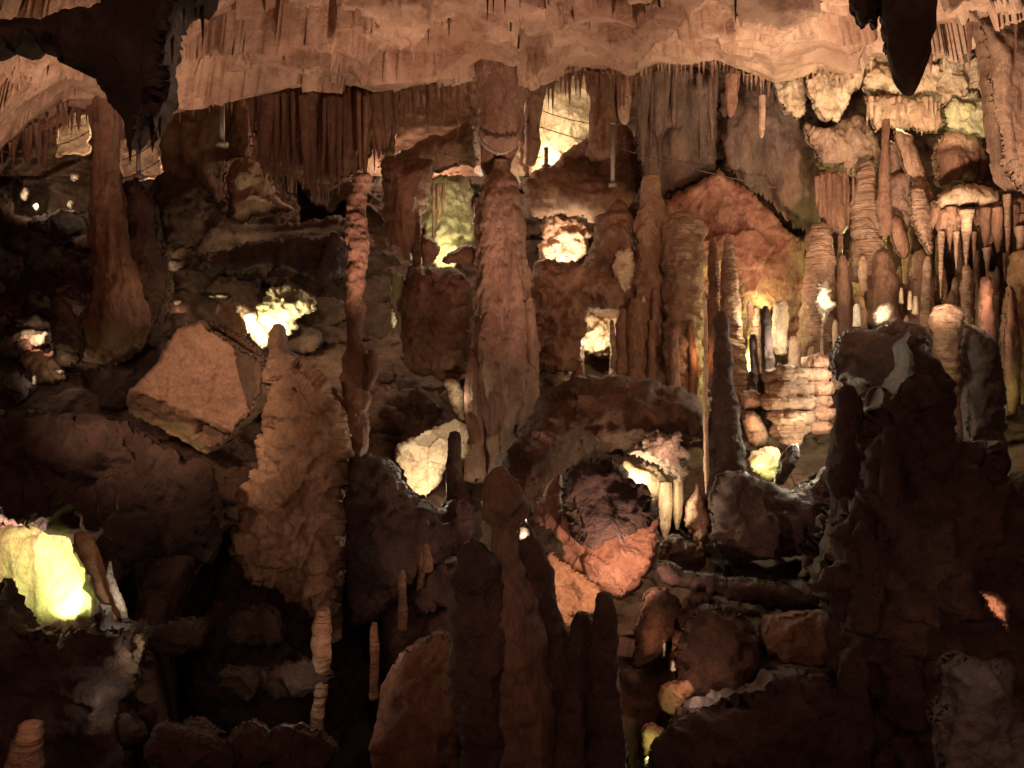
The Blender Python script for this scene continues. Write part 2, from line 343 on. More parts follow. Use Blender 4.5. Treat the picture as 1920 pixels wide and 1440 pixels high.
# stalactites: a few shapes, copied
PROTO = {}
def stalactite(px, y0, y1, w, Y, mat='brown', label=None, group=None, flip=False, name=None):
    """hanging (or, flipped, standing) spike from photo y0 (root) to y1 (tip), w pixels wide at the root"""
    v = random.Random(int(px*13+y0)).randrange(3); key = (mat, v, flip)
    nm = name or ('stalagmite' if flip else 'stalactite')
    if key not in PROTO:
        n, seg = 26, 12; SEED[0] += 3; rng = random.Random(v*5+3); V = []; b1 = rng.uniform(-.05, .05)
        for k in range(n):
            t = k/(n-1); r = .5*((1-t)**(.8+.35*v)*.86+.10)*(1+.10*math.sin(t*(13+5*v)+v))*(1 if t < .97 else .5)
            for s in range(seg):
                a = s/seg*2*math.pi; q = r*(1+.14*math.sin(a*3+v+t*3)+rng.uniform(-.07, .07))
                V.append((math.cos(a)*q+b1*math.sin(t*5)*.6, math.sin(a)*q, t if flip is True else -t))
        V.append((0, 0, 0)); V.append((0, 0, 1.01 if flip else -1.01))
        Fc = []
        for k in range(n-1):
            for s in range(seg):
                a, b, c, d = k*seg+s, k*seg+(s+1) % seg, (k+1)*seg+(s+1) % seg, (k+1)*seg+s
                Fc.append((a, b, c, d) if flip else (a, d, c, b))
        for s in range(seg):
            Fc.append((n*seg, (s+1) % seg, s) if flip else (n*seg, s, (s+1) % seg))
            a = (n-1)*seg
            Fc.append((n*seg+1, a+s, a+(s+1) % seg) if flip else (n*seg+1, a+(s+1) % seg, a+s))
        o = make(nm, V, Fc, mat, origin=Vector((0, 0, 0))); PROTO[key] = o.data
    else:
        o = bpy.data.objects.new(nm, PROTO[key]); COL.objects.link(o)
    o.location = pt(px, y0, Y); ww = w/F*Y; o.scale = (ww, ww, abs(y1-y0)/F*Y)
    o.rotation_euler[2] = (px*1.7) % 6.28
    o["label"] = label or "slender stalactite"; o["category"] = 'stalagmite' if flip else 'stalactite'
    if group: o["group"] = group
    return o
def fringe(path, Y, lens, w, gap, mat, label, group, seed=0, skip=0):
    rng = random.Random(seed); p = resample(path, gap, 0, False)
    for (x, y) in p:
        if rng.random() < skip: continue
        L = rng.uniform(*lens)*(1.25 if rng.random() < .2 else 1)
        stalactite(x+rng.uniform(-gap*.35, gap*.35), y-6, y+L, w*rng.uniform(.7, 1.35), Y+rng.uniform(-.12, .12), mat, label, group)

def drapes(parent, x0, x1, top, bottom, n, Y, mat, wf=1.25, seed=0, name="drip_fold", Yj=.12):
    """hanging folds of a curtain: each a tapering drip of its own, children of the curtain"""
    rng = random.Random(seed); bx = [b[0] for b in bottom]; by = [b[1] for b in bottom]; n = int(n*1.35); w = (x1-x0)/n
    for k in range(n):
        x = x0+(k+.5)*w+rng.uniform(-.5, .5)*w; big = rng.random(); ww = w*wf*(.55+1.5*big*big); b = float(np.interp(x, bx, by))-rng.uniform(-.1, .7)*(1.1-big)*60; t = top+rng.uniform(-4, 8)
        L = max(30, b-t); b = t+L; sw = rng.uniform(-.5, .5)*w; g = rng.uniform(.3, .6)
        column(name, None, None, [(t, x-ww*.6, x+ww*.6), (t+L*g, x-ww*.55+sw*.4, x+ww*.5+sw*.4), (t+L*.72, x-ww*.36+sw, x+ww*.36+sw), (b-8, x-ww*.16+sw, x+ww*.16+sw), (b, x-ww*.05+sw, x+ww*.05+sw)],
               Y+rng.uniform(-.02, Yj), mat, res=3.2, parent=parent, flute=.02, fk=11, lump=.04, ls=.3, mid=.02, cap=.5)

# ------------------------------------------------------------------ terrain description (used at the end)
BX = [-900, 0, 480, 960, 1440, 1920, 2800]
BY = [60, 200, 330, 450, 560, 700, 850, 950, 1050, 1150, 1300, 1500, 1900]
BT = np.array([  # distance in metres
 [14, 15.5, 17.5, 18, 16.5, 14.5, 13], [14, 15.5, 17.0, 17.5, 16, 13.2, 12], [13, 14.0, 14.8, 15.4, 15, 12.8, 12], [12.5, 13.2, 14.0, 14.4, 14.2, 12.4, 12],
 [12, 12.3, 13.2, 13.6, 13.4, 12.0, 11], [11, 11.4, 12.2, 12.6, 12.4, 10.8, 10], [10, 10.2, 10.8, 11.6, 11.2, 9.8, 9], [9, 9.4, 10.2, 10.2, 10.2, 9.0, 8],
 [8, 8.6, 9.2, 9.0, 9.2, 8.2, 7.6], [7.5, 7.8, 8.3, 8.0, 8.4, 7.6, 7], [6.5, 6.9, 7.0, 6.8, 7.1, 6.6, 6], [5.4, 5.6, 5.7, 5.6, 5.8, 5.4, 5.2], [4, 4, 4, 4, 4, 4, 4]])
def baseY(px, py):
    px = np.asarray(px, float); py = np.asarray(py, float)
    i = np.clip(np.searchsorted(BX, px)-1, 0, len(BX)-2); j = np.clip(np.searchsorted(BY, py)-1, 0, len(BY)-2)
    bx = np.array(BX, float); by = np.array(BY, float)
    u = np.clip((px-bx[i])/(bx[i+1]-bx[i]), 0, 1); v = np.clip((py-by[j])/(by[j+1]-by[j]), 0, 1)
    return (BT[j, i]*(1-u)+BT[j, i+1]*u)*(1-v)+(BT[j+1, i]*(1-u)+BT[j+1, i+1]*u)*v
PITS = []      # (outline, distance of its floor, softness px)
def pit(poly, Y, soft=7): PITS.append((poly, Y, soft))

# ================================================================== NEAR, DARK SILHOUETTES
blob("hanging_rock_cluster", "huge black rock cluster hanging from the ceiling at upper left, ragged drips below", "rock formation",
     [(-90, 36), (0, 35), (40, 30), (75, 33), (110, 26), (150, 18), (190, 8), (202, -20), (206, -500), (420, -500), (402, -20), (396, 6), (375, 16), (345, 22), (334, 40), (333, 62), (322, 78), (318, 130), (318, 185), (308, 215), (300, 245), (289, 268), (280, 235), (272, 236), (266, 262),
      (256, 268), (250, 282), (243, 300), (237, 275), (230, 230), (222, 205), (205, 175), (180, 150), (150, 130), (112, 118), (96, 84), (84, 100), (66, 74), (50, 96), (30, 104), (10, 92), (-30, 110), (-90, 100)],
     5.0, .42, 'dark', res=7, smooth_poly=0, edge=60, flute=.03, fk=7, lump=.07)
for (x, y0, y1, w) in [(380, 0, 85, 13), (345, 10, 52, 9), (323, 55, 122, 12), (367, 0, 35, 8), (286, 240, 285, 16), (244, 270, 310, 12), (236, 205, 262, 10), (262, 250, 290, 9), (300, 215, 262, 14)]:
    stalactite(x, y0-8, y1, w, 4.95, 'dark', "black drip tapering off the huge dark cluster at upper left", "drips of the dark hanging cluster")
column("stalactite", "thick black stalactite with a blunt pointed tip, largest one at upper right", "stalactite",
       [(-420, 1620, 1770), (-60, 1652, 1745), (0, 1658, 1743), (60, 1664, 1741), (110, 1668, 1738), (145, 1676, 1728), (165, 1686, 1718), (178, 1697, 1708)], 5.0, 'dark', flute=.02, fk=12, lump=.03)
blob("hanging_rock_cluster", "black fluted curtain hanging beside the thick black stalactite at upper right", "rock formation",
     [(1592, -400), (1680, -400), (1672, 20), (1664, 100), (1660, 104), (1656, 60), (1648, 20), (1642, 52), (1636, 55), (1630, 40), (1620, 50), (1612, 56), (1606, 30), (1597, 8)], 5.25, .12, 'dark', res=5, smooth_poly=0, flute=.03, fk=16)
for i, (x, t, b, w) in enumerate([(1668, 800, 1010, 36), (1730, 880, 1100, 46), (1620, 980, 1180, 40), (1800, 940, 1150, 50), (1690, 1120, 1350, 56), (1780, 1180, 1400, 50), (1600, 1220, 1420, 50)]):
    column("stalagmite", "x", "stalagmite", [(t, x-w*.25, x+w*.2), (t+12, x-w*.42, x+w*.4), (t+(b-t)*.5, x-w*.5, x+w*.5), (b, x-w*.7, x+w*.7)], 5.9, 'dark', res=4, lump=.05, ls=.2, mid=.04, ring=.012, rk=7, clear=False, group="knobbly fingers on the huge dark mass")
for (x, y1, w, Y) in [(914, 40, 13, 5.2), (925, 26, 9, 5.3), (947, 27, 10, 5.2), (975, 14, 13, 5.2), (1379, 38, 12, 5.3)]:
    stalactite(x, -60, y1, w, Y, 'dark', "short black stalactite tip poking in at the top edge of the view", "near black stalactite tips along the top edge")

# foreground stalagmites at the bottom
column("stalagmite", "tall dark round-headed stalagmite in the bottom foreground, thick head on a narrower neck", "stalagmite",
       [(878, 926, 952), (884, 914, 966), (900, 907, 978), (925, 905, 985), (950, 906, 988), (966, 912, 980), (982, 921, 967), (1012, 922, 966), (1060, 915, 980), (1110, 905, 1000), (1160, 898, 1010), (1300, 898, 1040), (1560, 880, 1090)],
       5.6, 'dim', lump=.020, ls=.2, ring=.010, rk=9, fine=.016, mid=.018)
column("stalagmite", "dark lumpy stalagmite with a domed top standing just left of the tall round-headed one", "stalagmite",
       [(1020, 874, 902), (1028, 860, 915), (1048, 850, 926), (1090, 847, 930), (1180, 850, 936), (1300, 856, 950), (1400, 868, 960), (1560, 870, 980)], 5.45, 'dark', lump=.05, ls=.2, fine=.02, mid=.04)
column("stalagmite", "dark sloping shoulder stalagmite on the right side of the tall round-headed one", "stalagmite",
       [(985, 975, 992), (1010, 972, 1012), (1070, 970, 1032), (1150, 968, 1050), (1230, 960, 1062), (1320, 955, 1075), (1560, 940, 1090)], 5.75, 'dark', lump=.06, ls=.24, drip=.02)
column("stalagmite", "slim dark stalagmite with a flat top in front of the salmon slab", "stalagmite",
       [(1114, 1124, 1143), (1120, 1117, 1149), (1150, 1114, 1155), (1230, 1110, 1158), (1330, 1102, 1160), (1420, 1095, 1165), (1560, 1085, 1175)], 5.5, 'dark', lump=.03, ls=.2, ring=.008, rk=9, fine=.02, mid=.04)
column("stalagmite", "dark rounded stalagmite between the shoulder stalagmite and the slim flat-topped one", "stalagmite",
       [(1152, 1082, 1102), (1165, 1070, 1114), (1200, 1064, 1120), (1280, 1056, 1120), (1560, 1040, 1130)], 5.7, 'dark', lump=.05, ls=.2, fine=.02, mid=.04)
column("stalagmite", "small black cone stalagmite low in front of the rim-lit crust", "stalagmite",
       [(1286, 1066, 1078), (1310, 1056, 1084), (1360, 1048, 1092), (1430, 1042, 1098), (1560, 1035, 1105)], 5.2, 'dark', lump=.03, ls=.2)
blob("crusted_rock", "crusty rock with pale lit flecks between the foreground stalagmites", "rock formation",
     [(1000, 1230), (1030, 1190), (1075, 1170), (1095, 1190), (1100, 1290), (1075, 1300), (1062, 1380), (1045, 1470), (980, 1470), (985, 1330)], 6.0, .25, 'brown', res=4, drip=.05, lump=.09, ls=.15, fine=.03, block=.05, bs=.15)
blob("knobbly_stalagmite", "grey knobbly mushroom-headed stalagmite in the bottom right corner", "stalagmite",
     [(1765, 1500), (1758, 1400), (1748, 1372), (1746, 1330), (1755, 1310), (1772, 1305), (1766, 1275), (1774, 1245), (1798, 1230), (1822, 1230), (1842, 1241), (1866, 1233), (1890, 1246), (1905, 1270), (1906, 1300), (1900, 1330),
      (1925, 1345), (1960, 1360), (1960, 1500)], 4.0, .22, 'grey', res=6, lump=.045, ls=.16, fine=.006)
column("stalagmite", "small pale stalagmite with a wrinkled rounded top in the bottom left corner", "stalagmite",
       [(1352, 42, 70), (1358, 34, 80), (1380, 28, 82), (1410, 22, 80), (1450, 16, 82), (1520, 8, 88)], 4.6, 'brownband', ring=.02, rk=12, lump=.02)

# the dark rock mass on the right
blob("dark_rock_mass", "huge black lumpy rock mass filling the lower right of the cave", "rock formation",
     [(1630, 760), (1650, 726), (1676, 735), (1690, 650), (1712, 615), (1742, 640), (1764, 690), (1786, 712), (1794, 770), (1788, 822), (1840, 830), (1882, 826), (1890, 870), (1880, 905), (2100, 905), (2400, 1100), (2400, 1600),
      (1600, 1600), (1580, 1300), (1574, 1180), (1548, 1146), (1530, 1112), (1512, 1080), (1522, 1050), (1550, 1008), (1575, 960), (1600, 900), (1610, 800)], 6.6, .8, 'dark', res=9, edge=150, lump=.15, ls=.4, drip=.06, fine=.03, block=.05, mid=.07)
column("stalagmite", "black finger-like stalagmite on the left flank of the huge black rock mass", "stalagmite",
       [(724, 1582, 1598), (732, 1572, 1608), (760, 1567, 1614), (820, 1563, 1620), (900, 1558, 1628), (1000, 1556, 1640), (1250, 1550, 1660)], 6.5, 'dark', lump=.05, ls=.3, ring=.012, rk=6, fine=.02, mid=.04)
column("stalagmite", "short black stalagmite beside the black finger-like one", "stalagmite",
       [(730, 1636, 1660), (745, 1626, 1672), (800, 1622, 1684), (950, 1615, 1700)], 6.7, 'dark', lump=.05, ls=.25)
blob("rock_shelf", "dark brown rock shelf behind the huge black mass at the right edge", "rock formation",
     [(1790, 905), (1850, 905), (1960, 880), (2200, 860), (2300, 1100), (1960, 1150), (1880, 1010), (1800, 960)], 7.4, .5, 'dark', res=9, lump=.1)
blob("rock_splinter", "small pale wedge of lit rock in the black area at right edge", "rock",
     [(1832, 1105), (1852, 1108), (1872, 1116), (1893, 1135), (1890, 1152), (1895, 1190), (1878, 1172), (1862, 1150), (1850, 1132)], 5.4, .08, 'salmon', res=3, block=.05, bs=.1, rag=2)

# ================================================================== LEFT SIDE
blob("flowstone_stalagmite", "wide tan flowstone stalagmite with terraced drips and a slim pointed top, left of centre", "stalagmite",
     [(519, 606), (530, 612), (537, 640), (541, 665), (560, 676), (585, 690), (608, 712), (628, 738), (640, 764), (656, 790), (660, 845), (656, 905), (655, 940), (640, 985), (648, 1040), (640, 1110), (620, 1160), (598, 1150), (560, 1142), (528, 1116), (490, 1098), (452, 1078), (432, 1040),
      (436, 1015), (448, 980), (456, 930), (466, 905), (478, 890), (485, 850), (489, 815), (497, 770), (498, 728), (499, 690), (503, 645), (508, 615)], 9.0, .62, 'tan', res=3.2, edge=60, drip=.20, lump=.15, ls=.22, fine=.035, ring=.03, rk=9, oct=6, mid=.06)
blob("rock_mound", "rough dark brown rock mound beneath the wide tan flowstone stalagmite", "rock formation",
     [(436, 1040), (470, 1070), (560, 1120), (640, 1090), (668, 1130), (684, 1230), (700, 1330), (690, 1500), (380, 1500), (372, 1350), (350, 1200), (392, 1110)], 9.15, .5, 'dark', res=5, drip=.10, lump=.16, ls=.35, block=.10, bs=.3, mid=.05, fine=.03, tilt=(0, -.0045))
column("column", "tall thin reddish column with a knotty texture rising above the tan flowstone stalagmite", "column",
       [(330, 664, 700), (356, 660, 690), (374, 653, 684), (400, 649, 687), (450, 650, 688), (520, 651, 684), (590, 651, 681), (630, 652, 677), (655, 650, 682), (680, 644, 690), (706, 637, 690), (730, 641, 692), (765, 641, 690), (800, 648, 690), (880, 648, 684)],
       9.1, 'brown', res=2.2, ring=.009, rk=11, lump=.03, ls=.16)
column("stalagmite", "stubby knob stalagmite attached low on the right side of the thin reddish column", "stalagmite",
       [(655, 688, 704), (664, 684, 709), (690, 685, 709), (715, 684, 705), (732, 680, 700)], 9.0, 'brown', res=2.2, lump=.02, ls=.15)
column("column", "slim banded column running down the right edge of the tan flowstone stalagmite", "column",
       [(835, 628, 656), (880, 630, 662), (930, 628, 657), (1000, 624, 650), (1060, 622, 646), (1110, 618, 642), (1200, 612, 640)], 8.85, 'tanband', res=2.4, ring=.035, rk=9, lump=.02)
column("column", "short banded lit column standing below the wide tan flowstone stalagmite", "column",
       [(1140, 594, 616), (1165, 588, 618), (1190, 586, 621), (1240, 585, 618), (1275, 588, 612), (1300, 590, 612), (1350, 582, 606), (1400, 578, 604), (1470, 572, 606)], 7.0, 'tanband', res=2.4, ring=.02, rk=11, lump=.03, ls=.12)
for (x, t, b, w, Y) in [(702, 1168, 1260, 14, 7.2), (800, 968, 1020, 15, 8.2), (754, 1070, 1130, 13, 8.0), (790, 1015, 1060, 12, 8.2)]:
    column("stalagmite", {702: "thin banded stalagmite in the dark hollow right of the short banded column", 800: "little banded stalagmite under the peach striped slab", 754: "little dim stalagmite on the dark slope left of the foreground pair",
            790: "tiny dim stalagmite just under the little banded one"}[x], "stalagmite", [(t, x-w*.3, x+w*.3), (t+10, x-w*.5, x+w*.5), (b, x-w*.55, x+w*.6), (b+50, x-w*.7, x+w*.7)], Y, 'brownband', res=2.2, ring=.02, rk=12, lump=.02, ls=.12)
blob("boulder", "big smooth tilted square boulder, reddish brown, on the left slope", "boulder",
     [(371, 606), (376, 602), (384, 612), (430, 640), (470, 662), (499, 684), (497, 735), (474, 772), (440, 812), (410, 838), (386, 850), (340, 826), (288, 800), (242, 774), (234, 752), (246, 728), (262, 712), (296, 680), (318, 640), (334, 614), (350, 612)],
     10.1, .8, 'boulder', res=3.6, edge=9, flat=.8, planes=[(370, 720, .62, .0006, -.0012), (262, 772, .16, .0045, -.0105), (372, 842, .10, -.0005, -.020), (490, 700, .2, -.012, .002)], rough=.45, lump=.03, ls=.6, fine=.010, block=.05, bs=.5, smooth_poly=0, mid=.01)
blob("boulder", "dark ledge of rock leaning behind the top of the square boulder", "boulder",
     [(376, 606), (400, 600), (450, 628), (500, 660), (512, 700), (498, 735), (496, 684), (430, 640)], 10.6, .3, 'brown', res=4, lump=.05)
column("column", "broad reddish column with fluted middle rising to the ceiling at the left", "column",
       [(170, 168, 232), (205, 172, 228), (260, 174, 224), (310, 175, 222), (350, 172, 228), (400, 170, 236), (450, 172, 244), (500, 178, 252), (540, 172, 262), (570, 164, 274), (610, 152, 280), (650, 146, 262), (675, 165, 230)],
       11.4, 'brown', res=3, flute=.03, fk=9, lump=.06, ls=.4, ring=.012, rk=7)
blob("rock_outcrop", "dark brown bulging rock behind the broad left column", "rock formation",
     [(222, 345), (262, 330), (292, 380), (305, 440), (312, 500), (320, 548), (300, 600), (282, 640), (240, 640), (225, 560)], 11.9, .45, 'ground', res=4, lump=.1, drip=.05)
blob("rock_outcrop", "low rounded brown rock skirt at the foot of the broad left column", "rock formation",
     [(95, 560), (120, 560), (150, 600), (155, 660), (140, 690), (100, 680), (90, 640)], 10.9, .3, 'ground', res=4, lump=.08)
c_ = blob("flowstone_curtain", "wide brown curtain of long fluted drips hanging under the ceiling left of centre", "flowstone curtain",
     [(465, 150), (620, 140), (730, 140), (738, 190), (722, 232), (706, 250), (696, 290), (678, 320), (655, 330), (630, 345), (600, 360), (570, 345), (540, 330), (512, 320), (494, 285), (482, 250), (474, 210)],
     11.95, .3, 'brown', res=3.8, edge=40, flute=.08, fk=8, lump=.03, ls=.6, smooth_poly=0, rag=2, mid=.012)
drapes(c_, 470, 742, 172, [(470, 262), (490, 300), (512, 345), (535, 378), (560, 350), (585, 396), (606, 402), (625, 384), (650, 352), (668, 376), (690, 330), (712, 290), (742, 262)], 24, 11.7, 'brown', 1.3, 3)
drapes(c_, 500, 690, 176, [(500, 330), (535, 372), (560, 352), (595, 396), (650, 350), (690, 330)], 9, 11.5, 'brown', .8, 8)
blob("boulder", "rounded ochre boulder behind the lower left corner of the fluted curtain", "boulder",
     [(428, 312), (440, 298), (470, 296), (500, 325), (530, 372), (560, 388), (545, 402), (500, 404), (460, 412), (425, 442), (392, 436), (412, 408), (438, 380), (425, 350)], 12.9, .5, 'tan', res=4, lump=.1, drip=.04)
blob("rock_outcrop", "reddish brown rock wall bulge left of the fluted curtain under the ceiling", "rock formation",
     [(300, 200), (400, 190), (470, 190), (480, 300), (430, 300), (420, 410), (360, 400), (330, 330), (300, 330)], 13.4, .4, 'brown', res=5, lump=.12, flute=.03, fk=3)
c_ = blob("flowstone_curtain", "brown drapery with long drips at the far upper left", "flowstone curtain",
     [(-120, 190), (0, 232), (60, 205), (130, 186), (136, 206), (118, 235), (60, 262), (0, 262), (-120, 280)], 11.5, .2, 'brown', res=4, smooth_poly=0, edge=20, flute=.05, fk=7)
drapes(c_, -60, 128, 205, [(-60, 290), (0, 275), (42, 300), (56, 330), (76, 326), (98, 318), (112, 250), (128, 275)], 13, 11.3, 'brown', 1.2, 5)
blob("ledge_rock", "dark overhanging slab below the black gap left of the thin column", "rock formation",
     [(410, 475), (450, 458), (500, 450), (560, 440), (600, 440), (648, 430), (650, 520), (600, 530), (560, 515), (520, 505), (470, 512), (420, 515), (380, 500)], 11.1, .4, 'dark', res=4, block=.10, bs=.5, lump=.07)
blob("ledge_rock", "long sloping brown slab under the left handrail post", "rock formation",
     [(280, 335), (330, 320), (390, 350), (420, 400), (460, 420), (560, 415), (650, 400), (650, 440), (560, 448), (470, 460), (420, 470), (360, 480), (320, 460), (290, 400)], 12.5, .4, 'ground', res=4, block=.12, bs=.5, lump=.07)
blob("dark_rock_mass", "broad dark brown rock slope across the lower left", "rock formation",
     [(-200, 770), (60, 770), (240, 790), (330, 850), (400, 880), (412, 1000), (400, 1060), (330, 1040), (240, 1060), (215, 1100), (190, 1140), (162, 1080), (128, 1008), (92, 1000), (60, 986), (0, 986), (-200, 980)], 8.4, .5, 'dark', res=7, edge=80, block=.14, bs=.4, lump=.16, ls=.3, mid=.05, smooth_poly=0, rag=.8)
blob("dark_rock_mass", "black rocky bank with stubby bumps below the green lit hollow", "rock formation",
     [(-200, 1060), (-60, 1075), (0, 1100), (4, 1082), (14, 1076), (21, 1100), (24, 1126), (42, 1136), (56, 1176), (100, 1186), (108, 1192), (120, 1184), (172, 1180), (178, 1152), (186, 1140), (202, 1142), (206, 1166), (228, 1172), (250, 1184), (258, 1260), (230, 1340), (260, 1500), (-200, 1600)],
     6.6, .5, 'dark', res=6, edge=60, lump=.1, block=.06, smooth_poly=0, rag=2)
column("flowstone_pillar", "leaning orange-brown pillar at the right side of the green lit hollow", "column",
       [(1000, 140, 165), (1040, 150, 180), (1080, 168, 196), (1120, 186, 218), (1160, 196, 232), (1200, 200, 238)], 7.0, 'orange', res=3, lump=.03)
column("flowstone_pillar", "thin white-edged leaning drip beside the orange-brown pillar", "column",
       [(1052, 203, 209), (1080, 199, 212), (1110, 208, 222), (1140, 222, 238), (1172, 234, 241)], 6.9, 'white', res=2.2, lump=.05, ls=.1, cap=0)
blob("crusted_rock", "white crusty flake of rock below the orange-brown pillar", "rock",
     [(258, 1186), (268, 1190), (272, 1215), (262, 1245), (250, 1268), (248, 1240), (244, 1225), (256, 1212), (248, 1200)], 6.4, .05, 'white', res=2.5, rag=2.5, smooth_poly=0, lump=.05, ls=.08)
column("flowstone_pillar", "tiny white drip, left one of two in the black bottom left area", "column", [(1282, 148, 153), (1300, 143, 150)], 6.2, 'white', res=2, lump=.01, cap=0)
column("flowstone_pillar", "tiny white drip, right one of two in the black bottom left area", "column", [(1298, 184, 188), (1318, 183, 190), (1334, 185, 191)], 6.2, 'white', res=2, lump=.01, cap=0)
# ================================================================== CENTRE
column("column", "massive wet red-brown column in the centre, with pointed top and fluted drips", "column",
       [(300, 925, 952), (322, 918, 958), (345, 904, 970), (375, 893, 979), (420, 889, 985), (480, 890, 988), (540, 895, 992), (590, 896, 996), (640, 890, 1000), (690, 886, 1002), (740, 890, 1002), (790, 900, 992), (830, 908, 965), (860, 910, 945), (930, 905, 950)],
       10.9, 'col', res=2.6, flute=.055, fk=5.5, lump=.05, ls=.35, ring=.008, rk=9, drip=.05)
column("column", "right-hand fluted lobe of the massive red-brown column", "column",
       [(560, 985, 998), (590, 978, 1004), (650, 975, 1008), (700, 976, 1008), (735, 974, 1000), (790, 970, 990), (820, 968, 982)], 10.75, 'col', res=2.4, flute=.02, fk=9, drip=.04, lump=.03)
column("column", "thin left-hand companion shaft at the foot of the massive red-brown column", "column",
       [(670, 880, 892), (700, 874, 902), (760, 872, 906), (830, 876, 906), (900, 870, 910)], 10.7, 'col', res=2.6, lump=.03, flute=.01)
stump = column("hanging_column_stump", "smooth broken-off column stump hanging from the ceiling above the central column, pale broken rim", "stalactite",
       [(60, 880, 1000), (120, 890, 990), (150, 894, 984), (200, 896, 980), (240, 898, 977), (262, 903, 974), (276, 912, 966), (286, 924, 956)], 10.9, 'col', res=3, lump=.02, ls=.5, fine=.008, cap=.4, flute=.006)
column("column", "short orange-brown neck of flowstone between the hanging stump and the central column", "column",
       [(270, 900, 968), (290, 900, 966), (312, 906, 958), (335, 916, 952), (350, 920, 950)], 11.1, 'brown', res=3, lump=.03)
SEEDr = random.Random(5)
blob("flowstone_mass", "stout red-brown flowstone pillar standing left of the bright yellow-green niche", "column",
     [(716, 300), (740, 296), (800, 298), (812, 316), (806, 345), (800, 385), (792, 420), (786, 470), (775, 500), (748, 496), (722, 452), (712, 390), (718, 340)], 11.9, .45, 'brown', res=3.4, flute=.03, fk=5, lump=.06, ls=.35)
column("column", "thin brown column at the left edge of the bright yellow-green niche", "column",
       [(385, 780, 786), (430, 776, 790), (470, 774, 790), (520, 775, 788)], 11.6, 'brownband', res=2.2, ring=.02, rk=9, lump=.015)
blob("rock_ledge", "dark rounded ledge in front of the yellow-green niche", "rock formation",
     [(788, 445), (800, 443), (822, 458), (828, 468), (820, 484), (806, 496), (790, 495)], 11.4, .2, 'brown', res=3, lump=.04)
blob("rock_ledge", "small brown cone of rock on the right side of the yellow-green niche", "rock formation",
     [(826, 488), (850, 470), (880, 455), (900, 470), (900, 505), (860, 492), (838, 494)], 11.4, .2, 'brown', res=3, lump=.05)
for (x0, yy0, x1, yy1, w) in [(812, 345, 812, 452, 5), (821, 345, 821, 420, 6), (832, 345, 830, 400, 7)]:
    column("drip_ribbon", "thin straight ribbon of flowstone hanging inside the yellow-green niche", "stalactite", [(yy0, x0-w/2, x0+w/2), (yy1, x1-w*.35, x1+w*.35)], 12.2, 'brown', res=2.2, lump=.008, group="ribbons inside the yellow-green niche", clear=False)
blob("flowstone_mass", "pitted reddish flowstone wall between the thin reddish column and the central column", "rock formation",
     [(750, 545), (762, 505), (790, 494), (815, 505), (850, 500), (878, 510), (892, 560), (890, 640), (884, 700), (850, 712), (800, 706), (764, 690), (752, 640), (748, 600)], 11.6, .4, 'brown', res=3.4, drip=.07, lump=.08, ls=.3, fine=.02)
blob("flowstone_mass", "hollowed reddish rock wall right of the central column below the white lit grotto", "rock formation",
     [(996, 490), (1040, 484), (1085, 494), (1120, 500), (1170, 540), (1165, 575), (1130, 580), (1100, 585), (1095, 640), (1090, 690), (1040, 700), (1005, 700), (1000, 620)], 11.8, .3, 'brown', res=3.4, drip=.05, lump=.12, ls=.3, fine=.02, block=.05)
blob("flowstone_tongue", "narrow pale green-brown drip tongue in the slit right of the thin reddish column", "stalactite",
     [(735, 515), (752, 510), (760, 530), (758, 580), (752, 640), (746, 622), (738, 580), (730, 540)], 11.6, .1, 'algae', res=2.6, flute=.02, fk=12)
blob("rock_slab", "long dark brown slab sloping down from the foot of the central column to the right", "rock formation",
     [(915, 880), (940, 836), (980, 800), (1010, 750), (1045, 716), (1090, 698), (1150, 700), (1220, 712), (1290, 735), (1322, 770), (1325, 830), (1270, 815), (1215, 812), (1180, 850), (1165, 862), (1130, 850), (1080, 868), (1050, 900), (1030, 945), (1000, 975), (950, 990), (905, 960)],
     9.6, .6, 'ground', res=4, edge=70, tilt=(-.0006, -.004), lump=.08, block=.09, bs=.55)
blob("rock_slab", "striped peach and white slab glowing in the hollow left of the central column", "rock",
     [(744, 836), (770, 822), (800, 812), (830, 795), (856, 786), (874, 800), (878, 850), (860, 870), (838, 878), (820, 905), (800, 936), (780, 925), (764, 905), (758, 880), (745, 862)], 10.1, .16, 'cream', res=2.6, edge=7, flat=.8, planes=[(800, 850, .12, -.0006, .0030), (840, 850, .08, .001, -.004), (790, 900, .10, .001, -.0035)], block=.10, bs=.3, lump=.02, mid=.012, tilt=(.002, 0), smooth_poly=0)
column("stalagmite", "small black stalagmite silhouetted against the striped peach slab", "stalagmite",
       [(812, 845, 860), (818, 842, 862), (860, 840, 864), (920, 834, 872), (1000, 820, 890)], 8.9, 'dark', res=2.8, lump=.02)
blob("rock_slab", "cream rock strip seen through the gap left of the companion shaft", "rock",
     [(830, 712), (850, 708), (868, 722), (872, 760), (872, 795), (858, 785), (846, 760), (838, 740)], 11.0, .1, 'cream', res=3, block=.1, bs=.2)
blob("rock_bank", "dark brown rock bank below the striped peach slab", "rock formation",
     [(650, 860), (700, 850), (742, 866), (760, 905), (796, 940), (830, 950), (850, 930), (905, 960), (905, 1020), (850, 1030), (800, 1080), (740, 1130), (690, 1170), (650, 1180), (655, 1000)], 8.6, .5, 'dark', res=5, lump=.14, ls=.5, drip=.05)
blob("rock_bank", "smooth brown rock ramp in the bottom middle, left of the foreground stalagmites", "rock formation",
     [(690, 1500), (700, 1400), (715, 1300), (740, 1230), (790, 1190), (850, 1180), (860, 1300), (870, 1500)], 6.6, .5, 'brown', res=6, lump=.1, ls=.5)
